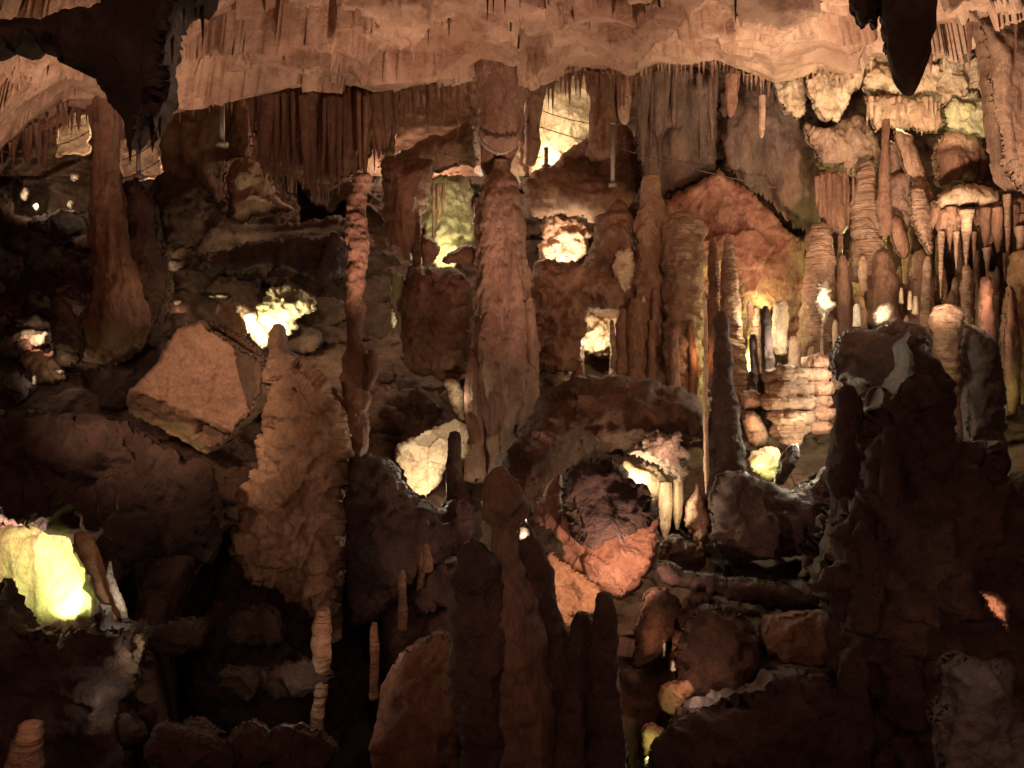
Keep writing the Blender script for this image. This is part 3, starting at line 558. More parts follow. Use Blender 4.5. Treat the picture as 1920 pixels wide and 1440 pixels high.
# salmon block and its neighbours
blob("rock_slab", "big salmon-pink lit rock slab low right of centre", "boulder",
     [(1040, 990), (1060, 960), (1120, 940), (1180, 940), (1232, 958), (1237, 1005), (1229, 1050), (1212, 1090), (1185, 1112), (1152, 1130), (1120, 1110), (1090, 1080), (1060, 1062), (1048, 1030)],
     7.9, .35, 'salmon', res=3, edge=12, flat=.7, planes=[(1150, 1040, .28, .0008, .0012), (1100, 1060, .16, .0042, -.002)], block=.06, bs=.22, lump=.03, smooth_poly=0, rag=2)
blob("rock_slab", "dim orange-brown rock face below left of the salmon-pink slab", "boulder",
     [(1005, 1050), (1030, 1035), (1070, 1055), (1110, 1085), (1152, 1128), (1125, 1150), (1090, 1172), (1045, 1180), (1022, 1140)],
     7.75, .2, 'orange', res=3, edge=16, flat=.5, block=.05, bs=.3, lump=.05, smooth_poly=0, rag=1.5)
blob("boulder", "dark red-brown boulder resting above the salmon-pink slab", "boulder",
     [(1056, 905), (1064, 872), (1092, 858), (1150, 856), (1166, 872), (1190, 915), (1238, 956), (1216, 985), (1160, 1006), (1118, 1034), (1092, 1020), (1066, 1000), (1060, 960)], 7.6, .35, 'dark', res=3.4, block=.14, bs=.35, lump=.05, edge=26, flat=.6, smooth_poly=0)
blob("crusted_rock", "pinkish crusty spine of rock rising left of the dark red-brown boulder", "rock",
     [(1042, 880), (1052, 890), (1056, 930), (1060, 985), (1044, 1000), (1010, 985), (1000, 960), (1020, 930), (1034, 900)], 7.9, .12, 'brown', res=3, lump=.07, ls=.12, fine=.03, rag=3, smooth_poly=0)
blob("boulder", "cream boulder brightly lit from below, right of the dark slab", "boulder",
     [(1162, 864), (1172, 860), (1190, 866), (1214, 864), (1240, 876), (1252, 900), (1250, 940), (1228, 954), (1206, 942), (1184, 920), (1170, 895)], 9.2, .22, 'cream', res=3, block=.06, bs=.25, lump=.05, smooth_poly=0)
blob("crusted_rock", "reddish white coral-like crust above the cream lit boulder", "rock",
     [(1176, 850), (1186, 832), (1204, 838), (1208, 812), (1226, 822), (1232, 805), (1246, 816), (1268, 806), (1278, 814), (1272, 836), (1292, 850), (1276, 866), (1294, 884), (1280, 906), (1262, 890), (1246, 880), (1222, 868), (1200, 862)], 8.9, .16, 'white', res=2.4, lump=.10, ls=.09, fine=.04, rag=4, smooth_poly=0, oct=6)
for (x, t, b, w) in [(1248, 905, 1000, 26), (1271, 900, 985, 20)]:
    column("column", {1248: "cream drip column under the cream boulder, left one of a pair", 1271: "cream drip column under the coral-like crust, right one of a pair"}[x], "column", [(t, x-w*.4, x+w*.4), (t+40, x-w*.5, x+w*.5), (b-10, x-w*.42, x+w*.3), (b+8, x-w*.2, x+w*.1)], 8.95, 'cream', res=2.2, flute=.03, fk=14, lump=.03, cap=0)
blob("flowstone_tongue", "grey-tan bell-shaped drip standing right of the cream drip columns", "stalagmite",
     [(1300, 925), (1308, 902), (1316, 925), (1326, 950), (1334, 975), (1330, 1010), (1322, 1036), (1310, 1030), (1296, 1000), (1283, 980), (1286, 948)], 8.8, .16, 'tan', res=2.6, drip=.02, lump=.04)
blob("rock_ledge", "mossy grey-brown ledge under the cream drip columns", "rock formation",
     [(1240, 1010), (1270, 1000), (1310, 1020), (1330, 1050), (1310, 1078), (1262, 1076), (1236, 1050)], 8.4, .25, 'ground', res=3.4, lump=.06, drip=.04)
column("rope_thin_stalactite", "very thin beaded white-edged stalactite reaching far down right of centre", "stalactite",
       [(560, 1320, 1326), (650, 1320, 1327), (720, 1318, 1327), (760, 1318, 1326), (800, 1319, 1327), (850, 1320, 1328), (900, 1320, 1329), (925, 1322, 1327)], 8.6, 'cream', res=2, ring=.012, rk=16, lump=.008, clear=False)
column("column", "dark slender column right of the beaded thin stalactite", "column",
       [(586, 1346, 1358), (596, 1339, 1366), (640, 1338, 1370), (700, 1338, 1374), (760, 1334, 1382), (830, 1330, 1390), (900, 1326, 1394), (980, 1320, 1400)], 9.4, 'dark', res=3, lump=.05, ls=.25, ring=.01)
blob("rock_bank", "dark rounded rock bank right of the drip columns", "rock formation",
     [(1330, 930), (1345, 880), (1392, 880), (1420, 900), (1470, 918), (1520, 900), (1570, 870), (1580, 960), (1560, 1000), (1520, 1040), (1440, 1050), (1380, 1060), (1335, 1030)], 8.6, .55, 'dark', res=5, lump=.09, tilt=(0, -.003), block=.05)
blob("rock_slab", "long dark beam-like rock slab running right from the mossy ledge", "rock formation",
     [(1218, 1062), (1250, 1052), (1300, 1072), (1400, 1084), (1500, 1100), (1560, 1130), (1572, 1160), (1500, 1152), (1420, 1140), (1330, 1112), (1240, 1090)], 7.6, .3, 'dark', res=4.5, lump=.06)
blob("boulder", "round red-brown boulder below the long beam-like slab", "boulder",
     [(1270, 1180), (1300, 1140), (1350, 1130), (1390, 1145), (1425, 1180), (1420, 1260), (1380, 1310), (1300, 1320), (1262, 1270)], 7.0, .4, 'ground', res=5, lump=.07, block=.15, bs=.4, edge=45, flat=.4)
blob("boulder", "red-brown wedge rock left of the round boulder", "boulder",
     [(1200, 1120), (1232, 1100), (1275, 1120), (1272, 1180), (1240, 1230), (1200, 1262), (1180, 1240), (1192, 1180)], 7.3, .25, 'ground', res=4, lump=.06, block=.12, bs=.3)
blob("boulder", "flat-topped brown boulder between the round boulder and the huge black mass", "boulder",
     [(1422, 1178), (1440, 1152), (1500, 1145), (1580, 1150), (1600, 1230), (1560, 1260), (1440, 1240)], 6.9, .4, 'brown', res=5, lump=.07)
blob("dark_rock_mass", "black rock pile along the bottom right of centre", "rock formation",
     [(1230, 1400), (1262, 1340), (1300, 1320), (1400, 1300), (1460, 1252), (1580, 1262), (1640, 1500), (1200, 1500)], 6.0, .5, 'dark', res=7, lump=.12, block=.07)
blob("boulder", "small orange lit rock at the bottom edge right of the foreground stalagmites", "boulder",
     [(1202, 1360), (1222, 1352), (1250, 1366), (1244, 1390), (1222, 1410), (1208, 1424), (1203, 1395)], 6.4, .12, 'orange', res=3, lump=.05, block=.04, bs=.2)
blob("boulder", "small orange rock with a lit edge above the one at the bottom edge", "boulder",
     [(1236, 1290), (1262, 1280), (1290, 1268), (1308, 1290), (1296, 1316), (1262, 1345), (1240, 1330)], 6.6, .14, 'orange', res=3, lump=.05, block=.06, bs=.2)
# ================================================================== RIGHT OF CENTRE
blob("rock_wedge", "large red-orange wedge-shaped boulder with a pointed top, right of centre", "boulder",
     [(1238, 384), (1290, 350), (1348, 318), (1372, 335), (1404, 362), (1440, 395), (1478, 426), (1510, 452), (1516, 520), (1508, 600), (1500, 680), (1484, 712), (1470, 650), (1460, 590), (1400, 575), (1330, 560), (1260, 500), (1236, 440)],
     13.0, .7, 'red', res=3.4, edge=10, flat=.6, planes=[(1340, 400, .45, .0038, .0006), (1440, 440, .42, -.0016, .0020), (1400, 520, .5, 0, -.0028)], lump=.06, block=.10, bs=.6, smooth_poly=0)
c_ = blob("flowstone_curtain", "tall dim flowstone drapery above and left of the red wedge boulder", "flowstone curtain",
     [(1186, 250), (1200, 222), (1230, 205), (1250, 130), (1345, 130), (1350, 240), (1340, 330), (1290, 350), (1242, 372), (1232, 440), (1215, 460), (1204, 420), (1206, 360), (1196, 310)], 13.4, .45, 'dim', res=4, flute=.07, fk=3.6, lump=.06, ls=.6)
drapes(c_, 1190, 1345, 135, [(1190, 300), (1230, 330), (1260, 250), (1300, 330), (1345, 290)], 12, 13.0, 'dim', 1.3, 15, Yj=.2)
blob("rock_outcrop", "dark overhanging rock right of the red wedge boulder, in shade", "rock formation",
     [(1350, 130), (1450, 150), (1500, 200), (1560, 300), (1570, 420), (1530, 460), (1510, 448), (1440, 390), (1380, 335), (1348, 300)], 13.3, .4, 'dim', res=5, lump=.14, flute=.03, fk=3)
blob("rock_slope", "dark slanting rock with a smooth left flank below the lit back wall", "rock formation",
     [(1008, 322), (1040, 308), (1062, 285), (1110, 245), (1140, 232), (1190, 240), (1200, 330), (1190, 380), (1140, 380), (1100, 365), (1010, 360)], 14.0, .4, 'brown', res=4, block=.12, bs=.5, lump=.06)
blob("rock_slope", "smooth brown rock ramp between the central column and the cone stalagmite", "rock formation",
     [(985, 318), (1100, 320), (1190, 350), (1185, 400), (1130, 410), (1105, 425), (1090, 412), (1050, 400), (1010, 405), (985, 400)], 13.4, .35, 'brown', res=4, lump=.07)
blob("rock_slope", "brown sloping rock rising to the left of the hanging stump", "rock formation",
     [(720, 292), (760, 278), (800, 262), (850, 240), (890, 218), (900, 320), (860, 310), (800, 330), (760, 318), (725, 310)], 13.2, .35, 'brown', res=4, lump=.07)
column("stalagmite", "pale-tipped cone stalagmite right of the white lit grotto", "stalagmite",
       [(376, 1156, 1166), (384, 1148, 1176), (400, 1138, 1180), (406, 1124, 1184), (440, 1116, 1186), (490, 1110, 1190), (540, 1106, 1190), (580, 1104, 1190)], 12.3, 'brown', res=3, lump=.05, ls=.3, drip=.05)
blob("crusted_rock", "cream crusty patch on the flank of the pale-tipped cone stalagmite", "rock",
     [(1148, 500), (1160, 470), (1182, 462), (1190, 500), (1182, 520), (1178, 540), (1160, 546), (1152, 530)], 11.85, .1, 'cream', res=2.6, lump=.06, ls=.12, rag=3, smooth_poly=0)
column("column", "lumpy brown column with stacked bulges just right of the cone stalagmite", "column",
       [(330, 1206, 1236), (380, 1200, 1240), (430, 1188, 1244), (500, 1190, 1250), (560, 1192, 1252), (620, 1190, 1248), (680, 1186, 1246), (740, 1180, 1250)], 12.2, 'tan', res=3, ring=.03, rk=4, lump=.07, ls=.25, drip=.05)
column("column", "thick layered tan column in the middle of the right-hand group", "column",
       [(400, 1262, 1300), (430, 1250, 1318), (470, 1248, 1322), (540, 1248, 1318), (600, 1246, 1318), (660, 1246, 1316), (720, 1252, 1316), (790, 1256, 1322)], 11.9, 'tanband', res=3, ring=.04, rk=5, lump=.07, ls=.25, fine=.02)
column("stalagmite", "slender pointed stalagmite, left one of the twin spires before the red wedge", "stalagmite",
       [(448, 1333, 1338), (460, 1330, 1344), (500, 1327, 1347), (560, 1330, 1352), (640, 1330, 1354), (720, 1326, 1356)], 11.6, 'brownband', res=2.4, ring=.02, rk=8, lump=.02)
column("stalagmite", "slender pointed stalagmite, right one of the twin spires before the red wedge", "stalagmite",
       [(441, 1362, 1368), (452, 1358, 1373), (500, 1354, 1379), (560, 1352, 1384), (620, 1354, 1390), (700, 1358, 1398), (780, 1360, 1405)], 11.4, 'tanband', res=2.4, ring=.025, rk=10, lump=.025)
column("stalagmite", "dark stalagmite in front of the bright slit, right of the twin spires", "stalagmite",
       [(628, 1408, 1416), (640, 1406, 1419), (690, 1406, 1424), (760, 1402, 1440), (800, 1400, 1445)], 11.0, 'dark', res=2.6, lump=.03)
column("stalagmite", "dark stalagmite standing just left of the brilliant white one", "stalagmite",
       [(574, 1430, 1440), (584, 1427, 1444), (640, 1428, 1448), (700, 1430, 1452), (760, 1428, 1456)], 10.9, 'dark', res=2.6, ring=.02, rk=8, lump=.03)
column("stalagmite", "brilliant white lit stalagmite among dark ones, right of centre", "stalagmite",
       [(568, 1452, 1474), (580, 1450, 1478), (620, 1446, 1478), (650, 1447, 1478), (664, 1455, 1476)], 11.2, 'cream', res=2.4, ring=.03, rk=7, lump=.04)
column("stalagmite", "small half-lit stump right of the brilliant white stalagmite", "stalagmite",
       [(632, 1482, 1494), (640, 1479, 1498), (670, 1480, 1498), (700, 1478, 1500)], 11.1, 'tan', res=2.4, lump=.03)
def plates(xl, xr, y0, y1, n, seed, tail=()):
    rng = random.Random(seed); rows = []; h = (y1-y0)/n
    for k in range(n):
        y = y0+k*h; a = rng.uniform(-5, 5); b = rng.uniform(-6, 4); w_ = rng.uniform(4, 9)
        rows += [(y+.5, xl+w_+6, xr-w_-5), (y+h*.22, xl+a+1, xr+b-1), (y+h*.62, xl+a, xr+b), (y+h*.88, xl+w_+2, xr-w_-2)]
    return rows+list(tail)
column("stacked_flowstone", "tan flowstone mound of thick stacked plates, brightly lit at its foot, right of centre", "stalagmite",
       plates(1440, 1520, 690, 795, 4, 3, [(800, 1446, 1516), (815, 1450, 1508), (832, 1462, 1500)]), 10.45, 'tanband', res=2.4, lump=.05, ls=.18, ring=.012, rk=14, fine=.02, drip=.015, mid=.03)
column("stacked_flowstone", "smaller pinkish stack of flowstone plates joined to the right of the brightly lit stacked mound", "stalagmite",
       plates(1508, 1562, 668, 812, 6, 7), 10.5, 'salmon', res=2.4, lump=.05, ls=.18, ring=.012, rk=14, fine=.02, mid=.03)
column("column", "brown ribbed column rising above the stacked flowstone mound", "column",
       [(425, 1524, 1550), (445, 1516, 1558), (500, 1512, 1562), (560, 1504, 1560), (620, 1500, 1556), (690, 1500, 1550)], 11.6, 'brownband', res=2.8, ring=.03, rk=6, lump=.05, drip=.03)
blob("boulder", "smooth tan boulder below left of the stacked flowstone mound", "boulder",
     [(1392, 775), (1410, 765), (1430, 790), (1445, 815), (1440, 832), (1415, 842), (1398, 825)], 10.6, .25, 'tan', res=3, lump=.05, block=.05, bs=.3)
blob("boulder", "flat brown boulder above the smooth tan one, right of the dark slender column", "boulder",
     [(1385, 735), (1420, 732), (1442, 750), (1440, 775), (1412, 762), (1390, 770)], 10.7, .2, 'brown', res=3, lump=.04)
blob("boulder", "yellow lit crusty rock low behind the leaning grey stalagmite", "boulder",
     [(1400, 850), (1430, 838), (1462, 845), (1466, 870), (1450, 900), (1425, 892), (1404, 878)], 10.2, .16, 'cream', res=2.8, lump=.07, ls=.15)
blob("leaning_stalagmite", "grey-tan stalagmite leaning to the right below the stacked flowstone mound", "stalagmite",
     [(1492, 828), (1500, 840), (1498, 862), (1480, 890), (1470, 914), (1452, 910), (1450, 888), (1464, 856), (1476, 836)], 9.8, .16, 'grey', res=2.6, lump=.05)
blob("flowstone_mass", "dim brown flowstone hump behind the black rock mass", "rock formation",
     [(1560, 640), (1600, 608), (1650, 615), (1700, 600), (1740, 600), (1780, 700), (1750, 760), (1640, 760), (1590, 735), (1564, 700)], 9.4, .5, 'dark', res=4.4, lump=.12, drip=.05)
column("stalactite", "square-topped tan pillar stub with layered rings at the right", "column",
       [(578, 1754, 1796), (590, 1750, 1801), (620, 1750, 1798), (650, 1752, 1793), (680, 1756, 1798), (720, 1764, 1800), (760, 1772, 1802), (800, 1782, 1806), (835, 1784, 1804)], 8.6, 'tanband', res=2.6, ring=.022, rk=8, lump=.03, ls=.2)
blob("rock_outcrop", "smooth grey shaded rock right of the square-topped tan pillar", "rock formation",
     [(1796, 600), (1830, 610), (1868, 650), (1886, 720), (1892, 830), (1850, 836), (1806, 830), (1800, 720)], 9.0, .4, 'grey', res=4.4, lump=.06, ls=.5)
for (x, t, b, w, mt, lb) in [(1618, 480, 545, 16, 'tan', "lit banded drip leaning under the small yellow wedge of light"), (1706, 546, 580, 7, 'cream', "tiny bright white stalagmite, thinner one of two near the dark patch at right"), (1716, 556, 588, 9, 'cream', "tiny bright white stalagmite, thicker one of two near the dark patch at right"),
                             (1606, 570, 610, 10, 'white', "small sparkling white drip left of the bright knob"), (1690, 540, 568, 6, 'cream', "tiny pale spike left of the two bright white ones")]:
    column("stalagmite", lb, "stalagmite", [(t, x-w*.3, x+w*.3), (t+8, x-w*.5, x+w*.5), (b-8, x-w*.5, x+w*.5), (b, x-w*.6, x+w*.6)], 10.8 if x != 1618 else 11.4, mt, res=2, ring=.025, rk=12, lump=.02)
blob("crusted_rock", "brilliant white crusty patch right of the ribbed brown column", "rock",
     [(1535, 530), (1552, 520), (1560, 540), (1556, 560), (1566, 570), (1556, 585), (1545, 605), (1536, 585), (1530, 560)], 11.1, .1, 'white', res=2.4, lump=.08, ls=.1, rag=3, smooth_poly=0)
blob("crusted_rock", "bright rounded knob of crusty calcite right of the brown ribbed column", "rock",
     [(1636, 590), (1650, 572), (1668, 568), (1674, 584), (1662, 604), (1644, 608)], 10.6, .1, 'white', res=2.4, lump=.06, ls=.1, rag=2, smooth_poly=0)
for i, (x, t, b, w) in enumerate([(1580, 480, 600, 22), (1655, 470, 560, 44), (1725, 470, 600, 40)]):
    column("stalagmite", ["dim ribbed stalagmite behind the small sparkling drip", "broad dim stalagmite above the bright crusty knob", "broad dim stalagmite behind the two tiny white ones"][i], "stalagmite",
           [(t, x-w*.2, x+w*.2), (t+10, x-w*.4, x+w*.4), (b, x-w*.6, x+w*.6), (b+40, x-w*.7, x+w*.7)], 11.6, 'brown', res=3, lump=.05, ring=.02, rk=5)

# right upper wall: lit drapery, leaning slabs, pillow flowstone
blob("lit_rock_face", "bright orange-cream faceted rock face under the ceiling, leftmost of three at upper right", "rock formation",
     [(1446, 152), (1470, 132), (1502, 134), (1512, 165), (1510, 215), (1490, 222), (1470, 210), (1452, 180)], 12.3, .25, 'cream', res=3.2, block=.12, bs=.3, lump=.08, ls=.2, smooth_poly=0)
blob("lit_rock_face", "bright pink-cream fluted rock face with jagged drips, second in the bright band at upper right", "rock formation",
     [(1510, 130), (1560, 140), (1600, 120), (1622, 130), (1612, 165), (1590, 200), (1570, 228), (1545, 222), (1525, 205), (1512, 180)], 12.1, .2, 'cream', res=3.2, block=.10, bs=.25, flute=.04, fk=6, smooth_poly=0)
blob("lit_rock_face", "bright cream shelf of rock beneath the thick black stalactite", "rock formation",
     [(1620, 108), (1660, 96), (1690, 130), (1740, 110), (1800, 88), (1840, 96), (1850, 150), (1835, 190), (1800, 200), (1770, 205), (1720, 190), (1640, 182), (1615, 165)], 12.2, .3, 'cream', res=3.2, block=.16, bs=.4, lump=.08, smooth_poly=0)
c_ = blob("flowstone_curtain", "fluted tan curtain hanging below the bright cream shelf at upper right", "flowstone curtain",
     [(1618, 178), (1660, 180), (1720, 188), (1764, 205), (1772, 232), (1758, 252), (1730, 250), (1710, 245), (1690, 250), (1665, 236), (1640, 250), (1630, 215)], 11.9, .18, 'tan', res=3, flute=.06, fk=9, smooth_poly=0)
drapes(c_, 1626, 1768, 184, [(1626, 236), (1665, 242), (1700, 256), (1768, 248)], 15, 11.75, 'tan', 1.2, 9)
column("column", "thin dark column hanging straight down below the fluted tan curtain", "column",
       [(225, 1654, 1668), (270, 1653, 1667), (330, 1650, 1668), (400, 1646, 1672), (440, 1650, 1668)], 11.0, 'brown', res=2.6, flute=.01, lump=.02)
blob("leaning_slab", "long leaning fluted slab running down right from the fluted tan curtain", "rock formation",
     [(1672, 240), (1700, 240), (1722, 290), (1745, 350), (1758, 400), (1740, 410), (1716, 360), (1692, 300)], 11.4, .15, 'tan', res=3, flute=.05, fk=8)
blob("leaning_slab", "pale lilac-grey slab left of the long leaning fluted slab", "rock formation",
     [(1666, 262), (1680, 268), (1700, 310), (1712, 350), (1696, 358), (1668, 352)], 11.8, .12, 'wall', res=3, lump=.03)
blob("rock_outcrop", "crumpled tan rock folds left of the thin dark column", "rock formation",
     [(1500, 226), (1540, 240), (1580, 222), (1618, 215), (1636, 250), (1655, 262), (1652, 320), (1610, 330), (1560, 322), (1530, 300), (1510, 262)], 12.3, .3, 'wall', res=3.4, block=.12, bs=.3, drip=.06, lump=.07)
c_ = blob("flowstone_curtain", "brown-red fluted drapery below the crumpled tan folds", "flowstone curtain",
     [(1530, 325), (1560, 318), (1595, 330), (1600, 400), (1586, 440), (1560, 436), (1540, 420), (1534, 370)], 11.9, .2, 'brown', res=3, flute=.06, fk=8)
drapes(c_, 1532, 1600, 325, [(1532, 400), (1560, 438), (1600, 425)], 8, 11.75, 'brown', 1.2, 13)
column("stalagmite", "ridged dome-topped stalagmite left of the thin dark column", "stalagmite",
       [(308, 1614, 1636), (318, 1606, 1642), (350, 1602, 1648), (400, 1600, 1650), (450, 1598, 1650), (520, 1594, 1654)], 11.8, 'tanband', res=2.6, ring=.04, rk=7, lump=.03)
column("column", "pale square pillar stub right of the thin dark column", "column",
       [(335, 1668, 1706), (350, 1667, 1708), (390, 1668, 1706), (430, 1672, 1700), (470, 1675, 1698)], 11.6, 'wall', res=2.8, lump=.04)
blob("leaning_stalagmite", "pale banded column leaning right with stacked drip plates, at upper right", "column",
     [(1704, 350), (1730, 345), (1744, 380), (1752, 430), (1752, 470), (1740, 480), (1720, 440), (1706, 400)], 11.0, .18, 'tanband', res=2.6, ring=.06, rk=8, lump=.04, rag=2)
blob("leaning_stalagmite", "reddish drip column hanging left of the pale banded leaning one", "column",
     [(1664, 405), (1690, 402), (1700, 430), (1708, 470), (1694, 492), (1680, 470), (1670, 440)], 11.2, .14, 'brown', res=2.8, flute=.03, fk=9, drip=.02)
blob("pillow_flowstone", "bright cream pillow-shaped flowstone lobe at the right edge", "rock formation",
     [(1744, 390), (1750, 370), (1775, 352), (1800, 344), (1840, 345), (1872, 358), (1878, 374), (1862, 388), (1830, 390), (1790, 392), (1752, 404)], 10.9, .28, 'cream', res=3, lump=.05, drip=.06)
blob("rock_outcrop", "dark brown hollowed rock above the bright pillow-shaped lobe", "rock formation",
     [(1762, 250), (1790, 248), (1845, 262), (1862, 330), (1840, 345), (1790, 340), (1758, 355), (1752, 300)], 11.8, .3, 'brown', res=3.4, lump=.1)
blob("rock_outcrop", "greenish tan crumpled rock above the dark hollowed rock at the right", "rock formation",
     [(1772, 190), (1850, 170), (1862, 260), (1800, 262), (1770, 240)], 12.0, .2, 'algae', res=3.2, block=.1, bs=.25, lump=.08)
blob("flowstone_curtain", "big dim leaning drapery sweeping down the far upper right corner", "flowstone curtain",
     [(1826, 20), (1850, 30), (1900, 60), (2000, 60), (2100, 350), (1960, 360), (1900, 355), (1880, 340), (1868, 300), (1858, 240), (1850, 180), (1840, 120)], 10.6, .5, 'wall', res=4, edge=60, flute=.07, fk=3.5, lump=.06, mid=.015)
c_ = blob("flowstone_curtain", "broad tan drapery hanging below the bright pillow-shaped lobe", "flowstone curtain",
     [(1748, 400), (1790, 388), (1840, 388), (1880, 376), (1960, 360), (2100, 360), (2100, 470), (1960, 440), (1900, 430), (1876, 470), (1862, 480), (1846, 470), (1838, 430), (1800, 420), (1792, 440), (1770, 455), (1760, 430)], 10.8, .3, 'brown', res=3.2, flute=.07, fk=7)
drapes(c_, 1750, 1925, 392, [(1750, 440), (1790, 446), (1815, 424), (1850, 470), (1875, 478), (1925, 440)], 14, 10.6, 'brown', 1.2, 12)
for i, (x, t, b, w) in enumerate([(1764, 440, 560, 12), (1781, 430, 470, 12), (1793, 440, 506, 11), (1812, 400, 500, 26), (1826, 440, 516, 10), (1851, 470, 536, 16), (1889, 370, 530, 15), (1884, 480, 530, 8), (1912, 430, 490, 20)]):
    stalactite(x, t-5, b, w, 10.5, ['tanband', 'brown', 'tan'][i % 3], "ringed stalactite hanging in the row below the broad tan drapery at the right edge", "row of stalactites under the right-hand drapery")
column("column", "orange-brown column at the far right edge below the row of ringed stalactites", "column",
       [(480, 1896, 1950), (520, 1900, 1960), (580, 1905, 1965), (640, 1912, 1965), (760, 1915, 1970)], 10.4, 'orange', res=3.4, lump=.05)
blob("stalagmite_cone", "dark cone stalagmite left of the orange-brown column at the right edge", "stalagmite",
     [(1893, 530), (1905, 545), (1912, 600), (1916, 680), (1912, 780), (1880, 780), (1876, 640), (1884, 560)], 10.2, .2, 'brown', res=3.2, lump=.05)

# ceiling fringe of small stalactites
fringe([(1030, 150), (1090, 140), (1180, 150), (1205, 150)], 11.7, (30, 62), 9, 10, 'brown', "slender brown stalactite in the dense fringe right of the hanging stump", "dense stalactite fringe right of the stump", 1)
fringe([(1225, 125), (1330, 122), (1440, 158)], 12.1, (14, 34), 9, 19, 'brown', "short stalactite in the sparse fringe above the tall dim drapery", "sparse fringe above the dim drapery", 2, .2)
fringe([(752, 178), (800, 165), (885, 150)], 11.9, (36, 84), 11, 10, 'brown', "long brown stalactite in the fringe between the fluted curtain and the hanging stump", "stalactite fringe left of the stump", 3)
fringe([(1620, 118), (1700, 100), (1820, 92)], 11.7, (10, 30), 8, 15, 'cream', "short pale stalactite along the ceiling lip behind the thick black stalactite", "pale fringe at upper right", 4, .2)
fringe([(130, 205), (240, 212)], 11.6, (20, 60), 10, 15, 'brown', "brown stalactite under the ceiling edge by the top of the broad left column", "fringe at the left column top", 5)
fringe([(1500, 140), (1580, 148)], 11.7, (8, 24), 7, 12, 'tan', "little jagged stalactite above the second bright rock face", "jagged fringe over the bright faces", 6)
fringe([(310, 212), (400, 188), (468, 180)], 11.45, (8, 34), 6, 9, 'brown', "x", "fine fringe along the ceiling lip left of the fluted curtain", 21, .15)
fringe([(900, 152), (960, 160), (1020, 152)], 11.6, (8, 26), 6, 9, 'brown', "x", "fine fringe along the ceiling lip behind the hanging stump", 22, .15)
fringe([(1205, 132), (1240, 116), (1340, 114), (1440, 150)], 12.0, (6, 34), 6, 8, 'tan', "x", "fine fringe along the ceiling lip above the dim drapery", 23, .2)
fringe([(0, 286), (60, 242), (126, 208)], 10.9, (8, 40), 7, 10, 'brown', "x", "fine fringe along the ceiling lip at the far left", 24, .2)
for i, (x, y0, y1, w) in enumerate([(414, 118, 152, 7), (424, 132, 156, 8), (432, 132, 158, 9), (442, 130, 167, 10), (449, 134, 152, 7), (336, 150, 162, 5), (390, 85, 105, 5), (675, 22, 46, 7), (803, 50, 88, 6), (829, 38, 52, 5), (842, 48, 70, 6), (1152, 55, 75, 5), (1158, 60, 80, 6), (1178, 60, 79, 5),
                                    (1166, 40, 60, 5), (1252, 20, 62, 8), (1142, 85, 105, 6), (1202, 25, 40, 4), (1545, 0, 30, 6), (24, 140, 222, 9), (72, 150, 178, 7), (96, 150, 188, 8), (194, 150, 180, 6), (140, 160, 180, 8), (1818, 50, 128, 12), (1905, 40, 95, 10), (1745, 110, 142, 9)]):
    stalactite(x, y0-8, y1, w, 9.2+(y1/180)*1.6 if x < 1700 else 9.8, 'brown', "small brown stalactite sticking down from the lit ceiling", "small stalactites scattered over the ceiling")
for i, (x, t, b, w) in enumerate([(1172, 150, 232, 26), (1370, 165, 220, 22), (1428, 205, 258, 12), (1112, 150, 190, 26)]):
    column("stalactite", ["lit tan stalactite with a ragged end right of the dense fringe", "rounded hanging drip over the dark hollow right of the dim drapery", "thin pale stalactite over the dark hollow right of the dim drapery", "broad brown hanging lobe in the dense fringe"][i], "stalactite",
           [(t-25, x-w*.5, x+w*.5), (t+20, x-w*.5, x+w*.5), (b-20, x-w*.45, x+w*.45), (b-6, x-w*.3, x+w*.3), (b, x-w*.12, x+w*.12)], 11.8, ['tan', 'brown', 'tan', 'brown'][i], res=2.4, flute=.03, fk=12, lump=.03)
column("column", "brown column closing the right side of the bright niche in the back wall", "column",
       [(150, 1108, 1150), (200, 1110, 1150), (250, 1108, 1150), (290, 1100, 1150)], 13.2, 'brown', res=3, flute=.03, fk=8, lump=.04)
column("column", "dark curved column left of the bright niche in the back wall", "column",
       [(140, 985, 1030), (200, 985, 1018), (240, 985, 1012), (270, 985, 1016), (310, 985, 1003)], 12.6, 'brown', res=3, flute=.03, fk=8, lump=.04)
column("column", "brown column between the dim backlit gaps left of the hanging stump", "column",
       [(170, 712, 744), (230, 714, 740), (290, 716, 738)], 12.4, 'brown', res=3, flute=.03, fk=8, lump=.04)
for i, (x, t, b, w) in enumerate([(1190, 560, 700, 30), (1165, 580, 690, 22), (1222, 600, 700, 16), (1228, 540, 640, 12)]):
    column("column", ["dark brown column right of the cream textured niche", "reddish column at the right edge of the cream textured niche", "small brown column left of the brilliant little light", "short brown drip above the brilliant little light"][i], "column",
           [(t, x-w*.4, x+w*.4), (t+20, x-w*.5, x+w*.5), (b-20, x-w*.5, x+w*.5), (b+10, x-w*.6, x+w*.6)], 11.9, 'brown', res=2.6, lump=.03)
